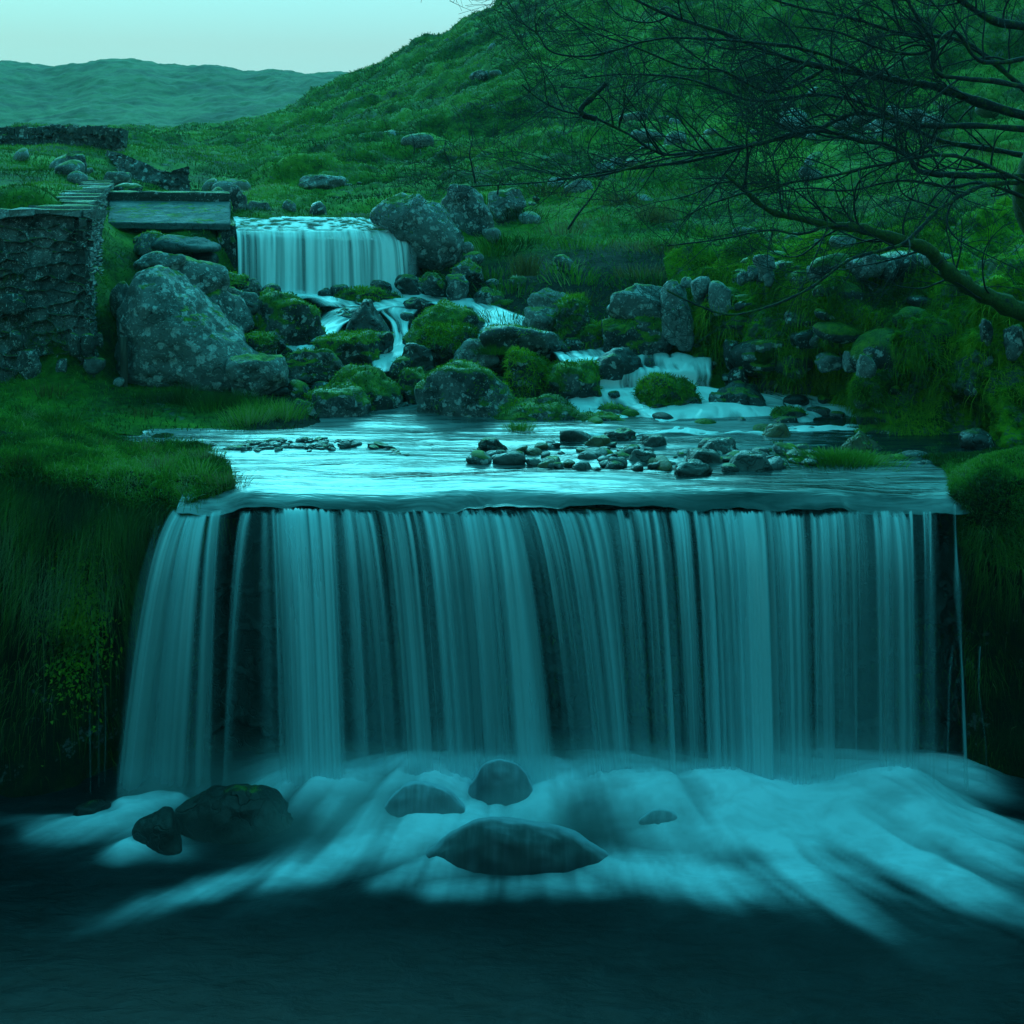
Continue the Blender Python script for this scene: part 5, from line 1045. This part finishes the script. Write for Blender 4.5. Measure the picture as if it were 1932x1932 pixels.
LM = [([(2080,620,10.7),(1990,600,10.5),(1935,588,10.4),(1848,552,10.3),(1809,527,10.2),(1771,495,10.1),(1747,468,10.0),(1694,450,9.95),(1624,429,9.9),(1572,425,9.85),(1520,415,9.8),(1453,398,9.8),(1405,360,9.75),(1370,330,9.7)],36,5,'mossbark',.7),
 ([(1990,335,10.6),(1869,330,10.5),(1781,328,10.4),(1729,321,10.3),(1715,300,10.25),(1670,276,10.2),(1624,272,10.1),(1582,258,10.1),(1537,250,10),(1485,258,9.9),(1380,285,9.8),(1260,300,9.7),(1140,330,9.6),(1050,338,9.6)],11,2.2,'bark',1.),
 ([(1985,245,10.6),(1816,241,10.5),(1712,237,10.4),(1659,218,10.3),(1607,217,10.3),(1537,244,10.2),(1432,269,10.1),(1293,290,10.0),(1238,284,9.9),(1187,252,9.9),(1114,219,9.8),(1067,210,9.8),(1023,190,9.8),(985,160,9.8)],10,2.,'bark',1.),
 ([(1980,235,10.6),(1834,190,10.7),(1764,165,10.7),(1705,155,10.7),(1642,142,10.7),(1555,129,10.7),(1467,105,10.7),(1363,63,10.7),(1258,28,10.7),(1180,-10,10.7)],17,4,'bark',1.1),
 ([(1985,345,10.5),(1872,349,10.2),(1834,363,10.1),(1781,394,9.9),(1747,426,9.8),(1712,457,9.7),(1677,471,9.6),(1607,489,9.5),(1537,537,9.4),(1467,572,9.3),(1380,593,9.2),(1310,572,9.1),(1258,548,9.1)],8,2.,'bark',.45),
 ([(1990,170,10.6),(1860,150,10.3),(1781,140,10.2),(1760,115,10.2),(1760,84,10.2),(1740,45,10.2),(1712,0,10.2),(1690,-60,10.2)],9,4,'bark',1.),
 ([(1432,269,10.1),(1308,305,10.2),(1151,325,10.2),(1041,343,10.3),(888,352,10.3)],6,1.8,'bark',.8),
 ([(1642,142,10.7),(1540,100,10.5),(1450,82,10.4),(1308,73,10.3),(1224,75,10.2),(1114,104,10.1),(1041,98,10.1),(1010,60,10.1),(960,30,10.1)],6,1.8,'bark',1.1),
 ([(1624,429,9.9),(1558,429,9.8),(1502,443,9.7),(1453,433,9.6),(1363,450,9.5),(1258,464,9.5)],5,1.8,'bark',.6),
 ([(2010,60,10.6),(1880,40,10.5),(1800,-10,10.5),(1700,-60,10.5)],16,6,'bark',1.2),
 ([(1975,300,10.6),(1850,280,10.9),(1760,262,11.0),(1640,200,11.1),(1540,180,11.2),(1420,190,11.2),(1300,150,11.2),(1180,140,11.2),(1080,150,11.2)],10,2.,'bark',1.),
 ([(1980,210,10.6),(1850,100,10.8),(1790,70,10.8),(1700,60,10.8),(1600,30,10.8),(1500,10,10.8),(1400,-20,10.8)],10,3.,'bark',1.1),
 ([(1975,360,10.5),(1840,300,10.0),(1760,290,9.9),(1650,310,9.8),(1560,330,9.7),(1450,350,9.6),(1350,380,9.6),(1290,410,9.6)],7,1.8,'bark',.9),
 ([(1980,390,10.5),(1860,345,10.3),(1790,350,10.2),(1700,340,10.1),(1600,360,10.),(1520,355,10.),(1430,370,9.9)],6,1.8,'bark',.8),
 ([(1555,129,10.7),(1500,160,10.6),(1440,170,10.5),(1360,130,10.4),(1290,125,10.4),(1200,90,10.4),(1120,60,10.4),(1060,20,10.4)],6,1.8,'bark',1.),
 ([(1985,100,10.6),(1860,120,10.4),(1800,60,10.3),(1740,100,10.2),(1660,90,10.2),(1580,60,10.1),(1500,50,10.1)],8,2.5,'bark',1.),
]
for L_ in LM: limb(*L_)
limb([(1125,225,9.8),(1095,210,9.8),(1118,182,9.8),(1143,158,9.8)],9,8,'bark',.3,False)
# thin leafless saplings on the hillside
def sapling(label, pts, r0, group=None):
    C = cr1(np.array([P(*p) for p in pts]), 24); c0 = C[0]
    A = Acc(); V, F = tube(C, np.linspace(r0,.004,24), 5); A.add(V,F)
    t = empty('sapling', c0); tag(t, label, 'sapling', group); o = A.obj('stem', M['twig'], t); o.location = -c0
    B = Acc(); sprout(B, C, np.linspace(r0,.004,24), 1, 2.2); o = B.obj('twigs', M['twig'], t); o.location = -c0; o['kind'] = 'stuff'
sapling('taller dark sapling stem standing on the hill above the crest boulder', [(897,345,17.5),(890,310,17.3),(886,290,17.2),(891,262,17.2),(887,232,17.2)], .016)
sapling('thin crooked sapling left of the taller one', [(850,318,19),(846,300,19),(838,285,19),(842,265,19)], .012)
sapling('faint short sapling stem further left on the hill', [(781,290,24),(782,275,24),(780,262,24)], .014)
sapling('dark forked branch leaning out of the slope under the tree', [(1072,432,16),(1090,405,15.8),(1110,380,15.6),(1130,350,15.4),(1140,335,15.2)], .018)
sapling('bent twig rising by the dark outcrop', [(939,366,16.6),(941,350,16.5),(948,335,16.5)], .014)
# ================================================================ MIST AND HAZE
A = Acc(); hexa(A, [(-2.7,7.3,-2.0),(3.2,7.3,-2.0),(3.2,9.0,-2.0),(-2.7,9.0,-2.0),(-2.7,7.3,-1.35),(3.2,7.3,-1.35),(3.2,9.0,-1.35),(-2.7,9.0,-1.35)])
m, t = mat('spray_mist'); k = N(t)
g = k.n('ShaderNodeSeparateXYZ', {0:k.n('ShaderNodeNewGeometry').outputs['Position']})
nz = k.noise(k.pos((1,1,.6)), 2.6, 2, .5)
hz = k.mr(k.m('SUBTRACT', g.outputs[2], k.m('MULTIPLY', k.m('SUBTRACT', nz, .5), .55)), -1.86, -1.56, 1., 0.)
yy_ = k.mr(g.outputs[1], 7.5, 8.25, 0., 1.); xa = k.mr(g.outputs[0], -1.85, -1.2, .25, 1.); xb_ = k.mr(g.outputs[0], 2.5, 3.1, 1., 0.); xc = k.mr(g.outputs[0], -2.65, -2.4, 0., 1.)
dn = k.m('MULTIPLY', k.m('MULTIPLY', hz, yy_), k.m('MULTIPLY', k.m('MULTIPLY', xa, xc), xb_))
v = k.n('ShaderNodeVolumePrincipled', {'Color':(.82,1.,1.,1),'Density':k.m('MULTIPLY', dn, 1.5)})
k.n('ShaderNodeOutputMaterial', {'Volume':v.outputs[0]})
o = A.obj('mist', m, smooth=False); tag(o, 'soft white spray hanging over the foot of the wide waterfall', 'spray', kind='stuff')
A = Acc(); hexa(A, [(-190,-32,-4),(190,-32,-4),(260,310,-4),(-260,310,-4),(-190,-32,42),(190,-32,42),(260,310,42),(-260,310,42)])
o = A.obj('haze', vol_mat('valley_haze', (.62,.98,1.), .0005), smooth=False); tag(o, 'pale dusk haze filling the valley', 'haze', kind='stuff')
